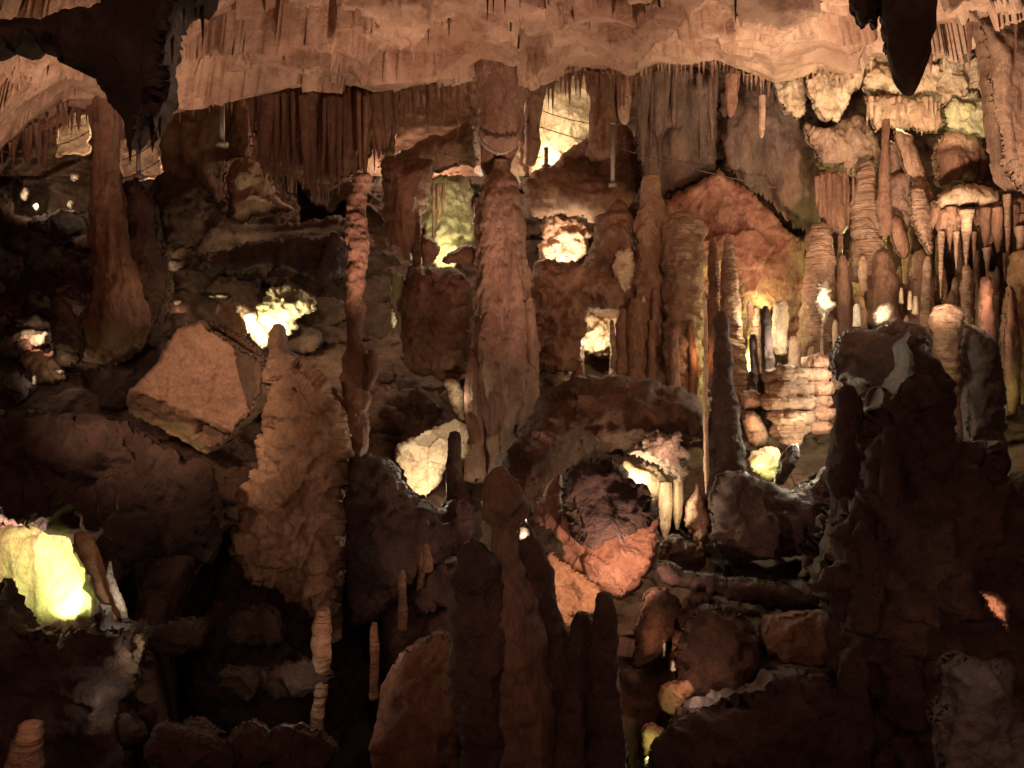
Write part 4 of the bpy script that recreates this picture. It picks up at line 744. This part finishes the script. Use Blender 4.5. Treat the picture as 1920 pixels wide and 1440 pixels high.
FOREST = [(1575, 430, 640, 14), (1592, 500, 640, 16), (1602, 340, 470, 12), (1630, 520, 650, 14), (1641, 440, 560, 18), (1668, 480, 600, 12), (1690, 500, 640, 14), (1700, 420, 560, 16), (1735, 480, 640, 16), (1746, 410, 560, 10),
 (1772, 500, 600, 14), (1791, 520, 610, 16), (1815, 500, 700, 24), (1835, 540, 720, 18), (1852, 520, 740, 22), (1870, 500, 620, 10), (1652, 300, 400, 10), (1230, 430, 560, 14), (1215, 480, 620, 12), (1098, 480, 570, 12), (1085, 560, 690, 16),
 (1150, 600, 700, 10), (1180, 560, 700, 12), (1265, 620, 770, 16), (1300, 600, 770, 18), (1385, 560, 700, 14), (1396, 500, 610, 10), (1421, 600, 690, 9), (1502, 600, 700, 10), (1520, 640, 705, 12), (1541, 600, 690, 8), (1566, 600, 705, 10), (1316, 480, 620, 10), (1204, 430, 520, 10),
 (1660, 380, 470, 12), (1622, 420, 500, 9), (1712, 500, 600, 9), (1760, 440, 540, 10), (1290, 440, 560, 12), (1345, 540, 640, 8), (1040, 560, 690, 14), (1062, 590, 700, 12), (1586, 590, 690, 12), (1905, 560, 700, 16)]
rg_ = random.Random(77)
for _k in range(34):
    _x = rg_.choice([rg_.uniform(1200, 1440), rg_.uniform(1500, 1905), rg_.uniform(1560, 1905)]); _t = rg_.uniform(440, 600); FOREST.append((_x, _t, _t+rg_.uniform(60, 130), rg_.uniform(9, 20)))
rf = random.Random(21)
for (x, t, b, w) in FOREST:
    w *= rf.uniform(.85, 1.35); mt = rf.choice(['tan', 'brown', 'tanband', 'brownband', 'brown']); sh = rf.uniform(-.3, .3)*w; Yf = float(baseY(x, b))-rf.uniform(.25, .9)
    o = column("stalagmite", "x", "stalagmite", [(t, x-w*.2+sh, x+w*.15+sh), (t+6, x-w*.35+sh, x+w*.3+sh), (t+(b-t)*.35, x-w*.5+sh*.5, x+w*.42+sh*.5), (t+(b-t)*.6, x-w*.42, x+w*.5), (b, x-w*.62, x+w*.6), (b+25, x-w*.9, x+w*.85)], Yf, mt, res=2.6, ring=rf.uniform(.01, .035), rk=rf.uniform(5, 13), lump=.06, ls=.13, mid=.03, drip=.015, group="forest of thin stalagmites on the right-hand slope")
# low stalagmites and rubble on the dark slopes so they do not read as empty
rs = random.Random(11)
re_ = random.Random(5)
EXTRA = [(re_.uniform(-20, 470), re_.uniform(420, 600), re_.uniform(22, 60)) for _ in range(22)]+[(re_.uniform(0, 230), re_.uniform(600, 760), re_.uniform(22, 55)) for _ in range(9)]+[(re_.uniform(690, 880), re_.uniform(700, 800), re_.uniform(16, 34)) for _ in range(6)]+[(re_.uniform(180, 560), re_.uniform(1150, 1420), re_.uniform(40, 90)) for _ in range(9)]+[(re_.uniform(1240, 1560), re_.uniform(1040, 1250), re_.uniform(18, 40)) for _ in range(8)]
for i, (x, y, s) in enumerate([(480, 1240, 0), (330, 1200, 0), (400, 1350, 0), (300, 960, 70), (120, 860, 80), (60, 620, 60), (350, 520, 60), (520, 1330, 0), (760, 1000, 50), (820, 1110, 60), (620, 1380, 0), (1340, 1370, 90), (1500, 1330, 100), (1700, 1000, 60), (200, 900, 60), (60, 920, 60), (60, 480, 70), (110, 430, 50), (560, 640, 50), (600, 590, 50), (720, 790, 50), (780, 760, 50)]+EXTRA):
    if not s: continue
    n = 9; pts = []
    for k in range(n):
        a = k/n*6.283; r = s*rs.uniform(.65, 1.05); pts.append((x+r*math.cos(a)*1.15, y+r*math.sin(a)*.8))
    lb = ["angular dark rock low at centre left under the flowstone stalagmite", "large dark rock right of the white crusty flake", "large black rock low in the bottom left", "dark rock on the lower left slope above the green hollow", "dark rock under the left slope's pale patch", "dark rounded rock around the oval lit patch on the left",
          "dark brown rock right of the broad left column", "dark rock left of the short banded column's foot", "dark rock under the peach striped slab", "dark rock left of the domed foreground stalagmite", "dark rock at the bottom edge beside the banded column", "black rock at the bottom edge right of centre",
          "black rock before the flat-topped brown boulder", "black lump on the face of the huge black mass", "dark rock below the square boulder", "dark rock at the left edge above the green hollow", "dark rock at the left edge by the broad column", "dark rock below the sparkling specks at the left edge",
          "brown rock right of the bright green-white pocket", "brown rock above right of the bright green-white pocket", "brown rock right of the thin column's knob", "brown rock left of the cream rock strip"]; lb = lb[i] if i < len(lb) else "x"
    Yb = float(baseY(x, y+s*.3))
    blob("boulder", lb, "boulder", pts, Yb+.02, s/1600*Yb*.55, ('dark' if i not in (18, 19, 20, 21, 6) else 'ground') if i < 22 else ('dark' if y > 1100 else rs.choice(['brown', 'ground', 'ground', 'dark'])), res=4, clear=False, block=.14, bs=.22, lump=.06, mid=.03, fine=.02, smooth_poly=0, edge=max(8, s*.35), flat=.5, rough=1.5, group=None if i < 22 else 'broken rocks strewn over the dim slopes')

# ================================================================== HANDRAIL OF THE VISITORS' PATH (far back)
def bar(name, a, b, r, mat, label=None, cat=None, group=None, parent=None, sag=0, n=None):
    a = Vector(a); b = Vector(b); d = (b-a).normalized(); u = d.orthogonal().normalized(); v = d.cross(u); n = n or (2 if not sag else 14); V = []; seg = 10
    for k in range(n):
        t = k/(n-1); c = a.lerp(b, t)-Vector((0, 0, sag*4*t*(1-t)))
        for s in range(seg):
            q = s/seg*6.28318; V.append(c+u*math.cos(q)*r+v*math.sin(q)*r)
    Fc = [(k*seg+s, k*seg+(s+1) % seg, (k+1)*seg+(s+1) % seg, (k+1)*seg+s) for k in range(n-1) for s in range(seg)]
    Fc += [tuple(range(seg))[::-1], tuple(range((n-1)*seg, n*seg))]
    return make(name, [tuple(p) for p in V], Fc, mat, label, cat, group, parent=parent)
def post(px, y0, y1, w, Y, label):
    r = w/2/F*Y; b = pt(px, y1, Y); t = pt(px, y0, Y)
    e = bpy.data.objects.new("handrail_post", None); COL.objects.link(e); e.location = b
    e["label"] = label; e["category"] = "handrail post"
    bar("post_shaft", b, t, r, steel, parent=e); bar("post_cap", t, t+Vector((0, 0, r*.8)), r*1.25, steel, parent=e)
    bar("base_plate", b-Vector((0, 0, .04)), b+Vector((0, 0, .02)), r*2.2, steel, parent=e)
rim = [(893, 225), (896, 250), (902, 265), (912, 276), (925, 284), (938, 289), (950, 286), (962, 279), (972, 268), (978, 250)]
rv = [pt(x, y, 10.9-.40*math.sqrt(max(0, 1-((x-936)/46.)**2))) for (x, y) in chaikin(chaikin(rim, False), False)]
RV = []
for k, c in enumerate(rv):
    r = .014+.009*math.sin(k*1.7)*math.sin(k*.6)+.006*(k % 3)
    for q in range(8): a_ = q/8*6.283; RV.append((c[0]+r*.8*math.cos(a_)*.6, c[1]+r*math.sin(a_)*1.2, c[2]+r*math.cos(a_)))
make("calcite_rim", RV, [(k*8+q, k*8+(q+1) % 8, (k+1)*8+(q+1) % 8, (k+1)*8+q) for k in range(len(rv)-1) for q in range(8)]+[tuple(range(8))[::-1], tuple(range((len(rv)-1)*8, len(rv)*8))], 'white', parent=stump)
post(416, 190, 270, 11, 12.6, "pale upright metal handrail post at upper left, under the ceiling")
post(1149, 234, 346, 8, 12.9, "pale upright metal handrail post right of the bright back niche")
post(260, 268, 330, 9, 11.9, "short dark handrail post right of the broad left column")
post(1024, 280, 312, 8, 14.4, "dark silhouetted handrail post in the bright back niche")
def wire(a, b, Ya, Yb, lb, sag=.03, w=.007): bar("handrail_wire", pt(a[0], a[1], Ya), pt(b[0], b[1], Yb), w, 'bronze', lb, "handrail wire", sag=sag)
wire((985, 228), (1150, 275), 12.5, 12.9, "upper thin handrail wire crossing the bright back niche")
wire((1150, 275), (1455, 352), 12.9, 12.4, "long thin handrail wire running from the right post over the dim drapery")
wire((1010, 205), (1110, 232), 14.4, 14.0, "dark thin wire high across the bright back niche")
wire((790, 275), (900, 300), 12.8, 12.5, "thin wire left of the hanging stump")
wire((105, 272), (168, 245), 11.8, 11.8, "upper wire left of the broad left column")
wire((228, 335), (300, 300), 11.8, 11.8, "lower wire right of the broad left column")
wire((228, 300), (290, 268), 11.8, 11.8, "upper wire right of the broad left column")
wire((985, 292), (1024, 292), 14.0, 14.4, "short wire left of the dark silhouetted post")

# ================================================================== LIT HOLLOWS: pits in the rock, each with its floodlight
#@PITS
pit([(-120, 960), (0, 970), (90, 985), (135, 1008), (170, 1060), (205, 1130), (215, 1200), (-120, 1220)], 9.4, 12)
blob("hollow_wall", "glowing yellow-green rock wall inside the lit hollow at the lower left", "rock formation",
     [(-140, 965), (0, 975), (90, 985), (135, 1004), (176, 1060), (210, 1130), (210, 1215), (-140, 1230)], 8.9, .25, 'algae', res=4, edge=60, flat=.6, tilt=(-.002, 0), flute=.05, fk=3, lump=.08)
wash(112, 1140, 8.3, 17, 'lime', up=.15, angle=110); wash(60, 1090, 8.05, 20, 'lime', up=0, angle=104); wash(20, 1020, 8.2, 5, 'warm'); lamp(10, 1010, 8.2, 8, 'pink')
pit([(430, 560), (470, 552), (490, 545), (530, 538), (565, 548), (590, 570), (580, 600), (556, 640), (540, 670), (470, 665), (440, 610)], 12.6, 8)
blob("hollow_wall", "rough green-tinted rock roof above the brilliant white pocket, left of centre", "rock formation",
     [(462, 592), (485, 556), (515, 544), (550, 545), (584, 566), (575, 592), (560, 622), (520, 640), (480, 640)], 11.8, .2, 'algae', res=2.8, lump=.09, ls=.15, fine=.03, rough=2)
blob("hollow_wall", "small orange-brown lit rock left of the brilliant white pocket", "rock formation",
     [(398, 570), (430, 572), (455, 590), (466, 620), (458, 640), (430, 622)], 11.2, .12, 'orange', res=3, lump=.06, ls=.15)
blob("hollow_wall", "jagged cream rock at the lower left of the brilliant white pocket", "rock formation",
     [(438, 575), (462, 572), (478, 585), (500, 610), (508, 636), (494, 656), (482, 648), (466, 628), (450, 606)], 11.6, .12, 'cream', res=2.8, lump=.06, ls=.15, block=.06, bs=.15, rough=1.8)
wash(466, 600, 11.35, 6, 'cream')
wash(486, 632, 11.3, 20, 'cream', up=.3); wash(530, 625, 11.25, 24, 'cream', up=.5, angle=120)
wash(415, 553, 11.8, 2, 'green')
pit([(1000, 415), (1040, 398), (1085, 408), (1112, 430), (1108, 480), (1085, 496), (1040, 492), (1010, 480)], 14.2, 7)
blob("hollow_wall", "ring of pinkish crusty rock round the white lit grotto", "rock formation",
     [(1004, 470), (1008, 430), (1035, 406), (1070, 404), (1100, 420), (1110, 455), (1098, 488), (1060, 500), (1020, 490)], 13.6, .12, 'salmon', res=2.8, lump=.12, ls=.14, fine=.04, rag=2, rough=2.5)
wash(1064, 482, 13.15, 34, 'white', up=.6); lamp(1008, 440, 12.9, 4, 'cream')
pit([(796, 325), (850, 320), (888, 340), (892, 420), (890, 480), (850, 510), (815, 508), (790, 440)], 13.4, 5)
blob("hollow_wall", "pale yellow-green drip-textured rock inside the niche left of the central column", "rock formation",
     [(800, 335), (845, 326), (886, 340), (890, 430), (880, 480), (840, 510), (812, 500), (795, 440)], 12.9, .22, 'algae', res=2.8, ring=.03, rk=6, lump=.08, ls=.2)
lamp(832, 495, 12.45, 12, 'cream'); lamp(850, 400, 12.0, 6, 'cream')
pit([(1000, 160), (1110, 155), (1115, 250), (1070, 290), (1030, 318), (996, 318)], 17.0, 6)
blob("hollow_wall", "bright pale yellow streaked rock wall in the far back niche", "rock formation",
     [(980, 140), (1060, 130), (1125, 140), (1130, 260), (1080, 300), (1030, 330), (980, 330)], 16.2, .3, 'cream', res=3.4, block=.12, bs=.5, lump=.08)
lamp(1024, 292, 15.6, 24, 'cream'); wash(1070, 215, 15.0, 26, 'cream')
pit([(700, 190), (900, 165), (895, 240), (840, 262), (820, 292), (700, 300)], 16.0, 6)
lamp(800, 262, 14.9, 60, 'pink'); lamp(700, 270, 14.9, 12, 'cream')
lamp(735, 560, 11.75, 2.2, 'cream'); lamp(742, 600, 11.8, 1.5, 'white')
lamp(800, 918, 9.75, 8, 'cream'); lamp(830, 830, 9.5, 6, 'white')
pit([(828, 705), (874, 705), (880, 800), (850, 800)], 11.6, 6); lamp(858, 745, 10.6, 1.2, 'cream')
pit([(1155, 858), (1210, 850), (1300, 800), (1300, 1000), (1240, 1005), (1180, 930)], 10.2, 8)
lamp(1190, 895, 8.75, 8, 'cream'); lamp(1262, 950, 8.6, 4, 'cream'); lamp(1256, 846, 8.55, 2.4, 'pink')
wash(1165, 1090, 6.9, 26, 'pink', up=.25, r=.04)
lamp(1060, 1020, 7.0, .8, 'pink')
pit([(1096, 585), (1130, 578), (1172, 578), (1178, 650), (1150, 665), (1100, 660)], 12.8, 5)
blob("hollow_wall", "cream textured crusty rock in the niche right of the central column", "rock formation",
     [(1092, 590), (1130, 574), (1180, 576), (1182, 660), (1130, 670), (1092, 662)], 12.5, .15, 'cream', res=2.6, lump=.12, ls=.14, fine=.03)
lamp(1118, 640, 12.05, 9, 'cream')
pit([(1210, 600), (1240, 595), (1246, 700), (1212, 700)], 12.8, 5)
lamp(1236, 628, 12.0, 8, 'cream'); lamp(1226, 690, 11.9, .7, 'white')
lamp(1311, 668, 11.45, 1.4, 'amber')
pit([(1385, 560), (1430, 570), (1426, 720), (1390, 735)], 12.6, 6)
lamp(1398, 692, 11.9, 22, 'lime'); lamp(1410, 600, 11.3, 7, 'cream')
lamp(1432, 578, 12.4, 7, 'lime'); lamp(1440, 545, 11.7, 12, 'pink'); lamp(1332, 505, 12.4, 1.5, 'lime')
lamp(1464, 645, 10.7, 10, 'white')
lamp(1549, 560, 10.85, 5, 'cream'); lamp(1560, 470, 11.1, 3, 'cream')
lamp(1580, 706, 9.9, 14, 'white'); lamp(1500, 822, 9.85, 9, 'cream'); lamp(1540, 805, 9.75, 9, 'white'); lamp(1400, 800, 10.1, 4, 'warm')
lamp(1425, 890, 9.9, 4, 'lime')
pit([(1585, 455), (1640, 440), (1640, 475), (1595, 482)], 12.6, 4); lamp(1612, 466, 12.2, 14, 'lime')
lamp(1660, 590, 10.35, 5, 'cream'); lamp(1712, 572, 10.45, 1.6, 'cream'); lamp(1606, 590, 10.5, .7, 'white')
lamp(1913, 752, 9.7, 2, 'lime'); lamp(1850, 560, 9.6, 6, 'pink'); lamp(1745, 620, 8.1, 4, 'cream')
lamp(1864, 1152, 5.22, .8, 'warm')
lamp(1216, 1415, 6.1, 1.5, 'lime'); lamp(1296, 1272, 6.3, 1.2, 'pink'); lamp(1236, 1205, 6.9, .8, 'red')
wash(1585, 560, float(baseY(1585, 560))-.55, 3, 'cream', .5)
wash(1640, 500, float(baseY(1640, 500))-.55, 3, 'warm', .5)
wash(1700, 560, float(baseY(1700, 560))-.55, 3, 'warm', .5)
wash(1765, 540, float(baseY(1765, 540))-.55, 3, 'warm', .5)
wash(1830, 600, float(baseY(1830, 600))-.55, 4, 'warm', .5)
wash(1250, 600, float(baseY(1250, 600))-.55, 3, 'amber', .5)
wash(1330, 620, float(baseY(1330, 620))-.55, 2.5, 'warm', .5)
wash(1205, 560, float(baseY(1205, 560))-.55, 2, 'warm', .5)
wash(1520, 560, float(baseY(1520, 560))-.55, 3, 'cream', .5)
wash(1560, 240, 11.1, 14, 'cream', up=.8); wash(1710, 222, 11.1, 20, 'cream', up=.8); wash(1820, 230, 11.2, 9, 'cream', up=.6); wash(1810, 405, 10.2, 6, 'cream', up=.6)  # washes added to brighten the cream band and pillow lobe
for i, (x, y, w, h) in enumerate([(46, 362, 24, 30), (68, 388, 18, 22), (132, 382, 18, 24), (140, 332, 26, 16), (307, 462, 8, 16), (304, 492, 18, 26), (312, 528, 22, 26), (330, 568, 26, 14), (408, 556, 40, 9), (64, 712, 16, 26), (112, 696, 24, 12), (62, 632, 70, 34), (276, 372, 14, 26), (280, 404, 9, 14), (738, 600, 12, 40), (868, 560, 26, 34), (1000, 360, 14, 40), (906, 320, 30, 26), (968, 340, 16, 34), (1310, 664, 10, 28), (1280, 640, 14, 20), (1232, 620, 24, 40), (1396, 680, 18, 60), (1228, 690, 12, 20), (1510, 640, 12, 24), (1600, 470, 30, 14), (1716, 660, 12, 24), (1640, 560, 40, 10), (980, 990, 20, 50), (1068, 1200, 30, 50), (1060, 1290, 30, 60), (1245, 1215, 10, 30), (1262, 1250, 12, 26)]):
    n_ = 8; rq = random.Random(i+40); pl = [(x+w*.5*rq.uniform(.6, 1.2)*math.cos(q/n_*6.283), y+h*.5*rq.uniform(.6, 1.2)*math.sin(q/n_*6.283)) for q in range(n_)]
    Yg = 5.9 if y > 900 else float(baseY(x, y))-.35
    blob("glint_blob", "x", "glint blob", pl, Yg, .06, 'white', res=2.4, rough=2.5, rag=1.5, lump=.05, ls=.08, clear=False, group="small pale blobs added as glints of light")  # white blobs standing in for glints of light on the rock
    wash(x+rq.uniform(-2, 2), y+h*.3, Yg-.22, .6+.0011*w*h, ['cream', 'white', 'cream', 'warm'][i % 4], .3, .01)  # added small lamp that brightens each glint blob
# scattered small lamps at the left
pit([(25, 345), (90, 345), (90, 410), (30, 400)], 14.4, 5); wash(62, 372, 13.2, 8, 'cream'); wash(132, 385, 12.9, 2, 'white')
pit([(110, 215), (170, 215), (170, 290), (105, 290)], 16.2, 5); wash(130, 250, 15.4, 22, 'cream')
pit([(225, 225), (300, 225), (300, 330), (232, 345)], 15.4, 5); wash(275, 318, 14.5, 18, 'cream'); wash(285, 285, 14.4, 10, 'pink')
pit([(28, 615), (70, 612), (104, 640), (100, 655), (60, 645)], 12.0, 4); wash(84, 635, 11.3, 3, 'cream')
lamp(112, 694, 10.5, .9, 'cream'); lamp(70, 712, 10.3, .7, 'white')
lamp(306, 520, 11.1, 1.4, 'pink'); lamp(330, 572, 11.0, .7, 'white'); lamp(461, 404, 12.2, .5, 'cream')
lamp(228, 1120, 6.75, .9, 'white'); lamp(262, 1225, 6.15, .6, 'cream'); lamp(188, 1318, 6.0, .35, 'white'); lamp(600, 1215, 6.6, 1.4, 'warm', .03)
lamp(556, 1288, 6.7, .4, 'white'); lamp(700, 1200, 6.9, .5, 'pink'); lamp(688, 1090, 7.6, .4, 'white')
lamp(1085, 1225, 5.75, .7, 'cream'); lamp(985, 975, 5.9, .5, 'white'); lamp(50, 1345, 4.4, .9, 'warm', .05); lamp(1850, 1180, 3.5, .6, 'white', .1)
pit([(560, 350), (580, 385), (620, 400), (648, 372), (650, 428), (600, 436), (562, 425)], 15.5, 5)

# ================================================================== SETTING: terrain, back wall, ceiling, enclosing cave
def axis(a, b, c, d, fine, coarse):
    return np.concatenate([np.arange(a, b, coarse), np.arange(b, c, fine), np.arange(c, d+1, coarse)])
XS = axis(-900, -30, 1950, 2800, 3.2, 30); YS = axis(40, 90, 1470, 1900, 3.2, 30)
GX, GY = np.meshgrid(XS, YS); Q = np.stack([GX.ravel(), GY.ravel()], 1)
YR = baseY(Q[:, 0], Q[:, 1])
def sm(t): t = np.clip(t, 0, 1); return t*t*(3-2*t)
for (poly, Yb) in BODIES:
    P = np.array(poly, float); lo = P.min(0)-75; hi = P.max(0)+75
    m = (Q[:, 0] > lo[0]) & (Q[:, 0] < hi[0]) & (Q[:, 1] > lo[1]) & (Q[:, 1] < hi[1]); k = np.where(m)[0]
    if not len(k): continue
    q = Q[k]; d = seg_dist(q, poly); d = np.where(inside(q, poly), -d, d)
    w = sm(1-(d-8)/60.)
    tgt = YR[k]*(1-w)+np.maximum(YR[k], Yb)*w
    YR[k] = np.maximum(YR[k], tgt)
# broken rock relief
R3 = np.stack([(Q[:, 0]-960)/F*YR, YR, -(Q[:, 1]-720)/F*YR], 1)
YR = YR+.28*fbm(R3/1.4, 5, 301)+.26*facets(R3/np.array([.9, .9, .7]), 320)+.07*facets(R3/.28, 340)+.03*fbm(R3*6, 3, 350)
for (poly, Yp, soft) in PITS:
    P = np.array(poly, float); lo = P.min(0)-soft*3; hi = P.max(0)+soft*3
    k = np.where((Q[:, 0] > lo[0]) & (Q[:, 0] < hi[0]) & (Q[:, 1] > lo[1]) & (Q[:, 1] < hi[1]))[0]
    q = Q[k]; d = seg_dist(q, poly); d = np.where(inside(q, poly), -d, d)
    d = d+soft*1.2*fbm(np.stack([q[:, 0]/14, q[:, 1]/14, q[:, 0]*0+Yp], 1), 3, 77)
    w = sm(.5-d/soft/1.6); YR[k] = np.maximum(YR[k], YR[k]*(1-w)+(Yp+.12*fbm(R3[k]*3, 3, 88))*w)
VR = np.stack([(Q[:, 0]-960)/F*YR, YR, -(Q[:, 1]-720)/F*YR], 1)
nx, ny = len(XS), len(YS)
def gridfaces(r0, r1):
    i = np.arange(r0, r1-1)[:, None]*nx; j = np.arange(nx-1)[None]
    return np.stack([i+j, i+nx+j, i+nx+j+1, i+j+1], 2).reshape(-1, 4)
jr = int(np.searchsorted(YS, 330))
wv = VR[:(jr+1)*nx]; make("cave_wall", wv, gridfaces(0, jr+1), 'wall', "rugged brown back wall of the cave under the ceiling", kind='structure', origin=Vector((0, 15, 3)))
gv = VR[jr*nx:]; make("ground", gv, gridfaces(0, ny-jr), 'ground', "dark broken rock slope of the cave floor", kind='structure', origin=Vector((0, 8, -2)))

# ceiling
LIP = np.array([(-900, 300, 10.2), (0, 284, 10.8), (60, 240, 11.2), (130, 205, 11.4), (310, 215, 11.2), (400, 190, 11.6), (480, 178, 11.6), (600, 166, 11.8), (700, 182, 11.6), (760, 176, 11.8), (900, 148, 11.7), (960, 158, 11.6), (1020, 150, 11.9), (1080, 134, 12.1),
                (1180, 152, 12.0), (1230, 116, 12.3), (1340, 112, 12.3), (1450, 152, 11.8), (1530, 136, 11.9), (1590, 142, 11.8), (1640, 106, 12.0), (1750, 112, 11.8), (1830, 90, 11.6), (1920, 60, 11.2), (2800, 40, 10)])
cx = axis(-900, -60, 1980, 2800, 3.6, 30); lp = np.interp(cx, LIP[:, 0], LIP[:, 1]); lY = np.interp(cx, LIP[:, 0], LIP[:, 2])
lz = -(lp-720)/F*lY
vs = np.concatenate([np.linspace(0, .3, 12)[:-1], np.linspace(.3, 1, 150)])
Yc = 1.5+(lY-1.5)[None]*vs[:, None]; zf = 3.75
Zc = lz[None]*vs[:, None]**1.0+(zf-0)*(1-vs[:, None]) if False else zf+(lz[None]-zf)*(vs[:, None]**2.2)
Xc = ((cx-960)/F)[None]*np.maximum(Yc, 5.0)
rows3 = [np.stack([Xc.ravel(), Yc.ravel(), Zc.ravel()], 1)]
ex = np.linspace(0, 1, 26)[1:]
Ye = lY[None]+7.5*ex[:, None]**1.3; Ze = lz[None]+(3.4*np.sin(np.clip(ex[:, None], 0, 1)*1.57)**.8)
Xe = ((cx-960)/F)[None]*Ye
rows3.append(np.stack([Xe.ravel(), Ye.ravel(), Ze.ravel()], 1))
CV = np.vstack(rows3); ncx = len(cx); ncy = len(vs)+25
fade = np.ones(len(CV)); smooth_r = np.exp(-(((CV[:, 0]-3.4)/1.0)**2)-(((CV[:, 1]-10.5)/1.6)**2))
warp = CV+.25*np.stack([fbm(CV/1.1, 3, 461), fbm(CV/1.1, 3, 463), fbm(CV/1.1, 3, 465)], 1)
d = .07*fbm(CV/np.array([2.2, 1.5, 1.5]), 4, 401)+(.66*facets(warp/np.array([2.0, .75, 1.4]), 420)+.36*facets(warp/np.array([.85, .38, .6]), 430)+.05*facets(CV/np.array([.3, .2, .3]), 440))*(1-.7*smooth_r)+.012*fbm(CV*7, 3, 450)
vrow = np.concatenate([np.repeat(vs, ncx), np.ones(25*ncx)]); d = d*(1-.72*np.clip((vrow-.90)/.10, 0, 1))
CV[:, 2] -= d*.9-.05; CV[:, 1] -= d*.35
i = np.arange(ncy-1)[:, None]*ncx; j = np.arange(ncx-1)[None]
make("ceiling", CV, np.stack([i+j, i+j+1, i+ncx+j+1, i+ncx+j], 2).reshape(-1, 4), 'ceil', "pale broken limestone ceiling", kind='structure', origin=Vector((0, 8, 4)))

# enclosing cave walls and floor behind the viewer
nu, nv = 120, 60
u = np.linspace(0, 2*math.pi, nu+1)[:-1]; v = np.linspace(-1.5, 1.5, nv)
Uu, Vv = np.meshgrid(u, v)
SV = np.stack([15.5*np.cos(Uu)*np.cos(Vv), 5+16.5*np.sin(Uu)*np.cos(Vv), .8+8.2*np.sin(Vv)], 2).reshape(-1, 3)
SV += (SV-np.array([0, 5, .8]))*(.05*fbm(SV/3, 5, 500)+.035*facets(SV/2.0, 520))[:, None]
i = np.arange(nv-1)[:, None]*nu; j = np.arange(nu)[None]; j2 = (j+1) % nu
q = np.stack([i+j, i+nu+j, i+nu+j2, i+j2], 2).reshape(-1, 4)
make("cave_shell", SV, q, 'wall', "surrounding cave walls", kind='structure', origin=Vector((0, 5, 0)))
ORD = "first second third fourth fifth sixth seventh eighth ninth tenth eleventh twelfth thirteenth fourteenth fifteenth sixteenth seventeenth eighteenth nineteenth twentieth".split()
ORD = ORD+["twenty-"+w for w in ORD[:9]]+["thirtieth"]+["thirty-"+w for w in ORD[:9]]+["fortieth"]+["forty-"+w for w in ORD[:9]]+["fiftieth"]+["fifty-"+w for w in ORD[:9]]+["sixtieth"]+["sixty-"+w for w in ORD[:9]]+["seventieth"]+["seventy-"+w for w in ORD[:9]]+["eightieth"]
byg = {}
for o in COL.objects:
    if o.get("group"): byg.setdefault(o["group"], []).append(o)
PHR = {"broken rocks strewn over the dim slopes": "from the left of the broken rocks strewn over the dim slopes", "small pale blobs added as glints of light": "from the left of the small pale blobs that stand in for lit glints", "knobbly fingers on the huge dark mass": "dark knobbly finger from the left on the face of the huge black mass", "fine fringe along the ceiling lip left of the fluted curtain": "fine stalactite from the left on the ceiling lip left of the fluted curtain",
       "fine fringe along the ceiling lip behind the hanging stump": "fine stalactite from the left on the ceiling lip by the hanging stump",
       "fine fringe along the ceiling lip above the dim drapery": "fine tan stalactite from the left on the ceiling lip above the dim drapery",
       "fine fringe along the ceiling lip at the far left": "fine stalactite from the left on the far left ceiling lip", "forest of thin stalagmites on the right-hand slope": "thin stalagmite from the left in the crowded forest on the right-hand slope", "dense stalactite fringe right of the stump": "slender brown stalactite from the left in the dense ceiling fringe right of the stump",
       "sparse fringe above the dim drapery": "short stalactite from the left in the sparse fringe above the dim drapery",
       "stalactite fringe left of the stump": "long brown stalactite from the left in the fringe left of the hanging stump",
       "pale fringe at upper right": "short pale stalactite from the left along the ceiling lip at upper right",
       "fringe at the left column top": "brown stalactite from the left by the top of the broad left column",
       "jagged fringe over the bright faces": "little jagged stalactite from the left above the bright rock faces",
       "small stalactites scattered over the ceiling": "from the left of the small brown stalactites scattered over the lit ceiling",
       "drips of the dark hanging cluster": "black drip from the left on the huge dark hanging cluster",
       "near black stalactite tips along the top edge": "short black stalactite tip from the left along the top edge",
       "ribbons inside the yellow-green niche": "thin flowstone ribbon from the left inside the yellow-green niche",
       "row of stalactites under the right-hand drapery": "ringed stalactite from the left in the row below the broad tan drapery"}
for g, os_ in byg.items():
    os_.sort(key=lambda o: o.location[0]/max(.1, o.location[1]))
    for n_, o in enumerate(os_):
        if g in PHR and n_ < len(ORD): o["label"] = ORD[n_]+" "+PHR[g]
print("objects", len(bpy.data.objects), "verts", sum(len(o.data.vertices) for o in bpy.data.objects if o.type == 'MESH'))
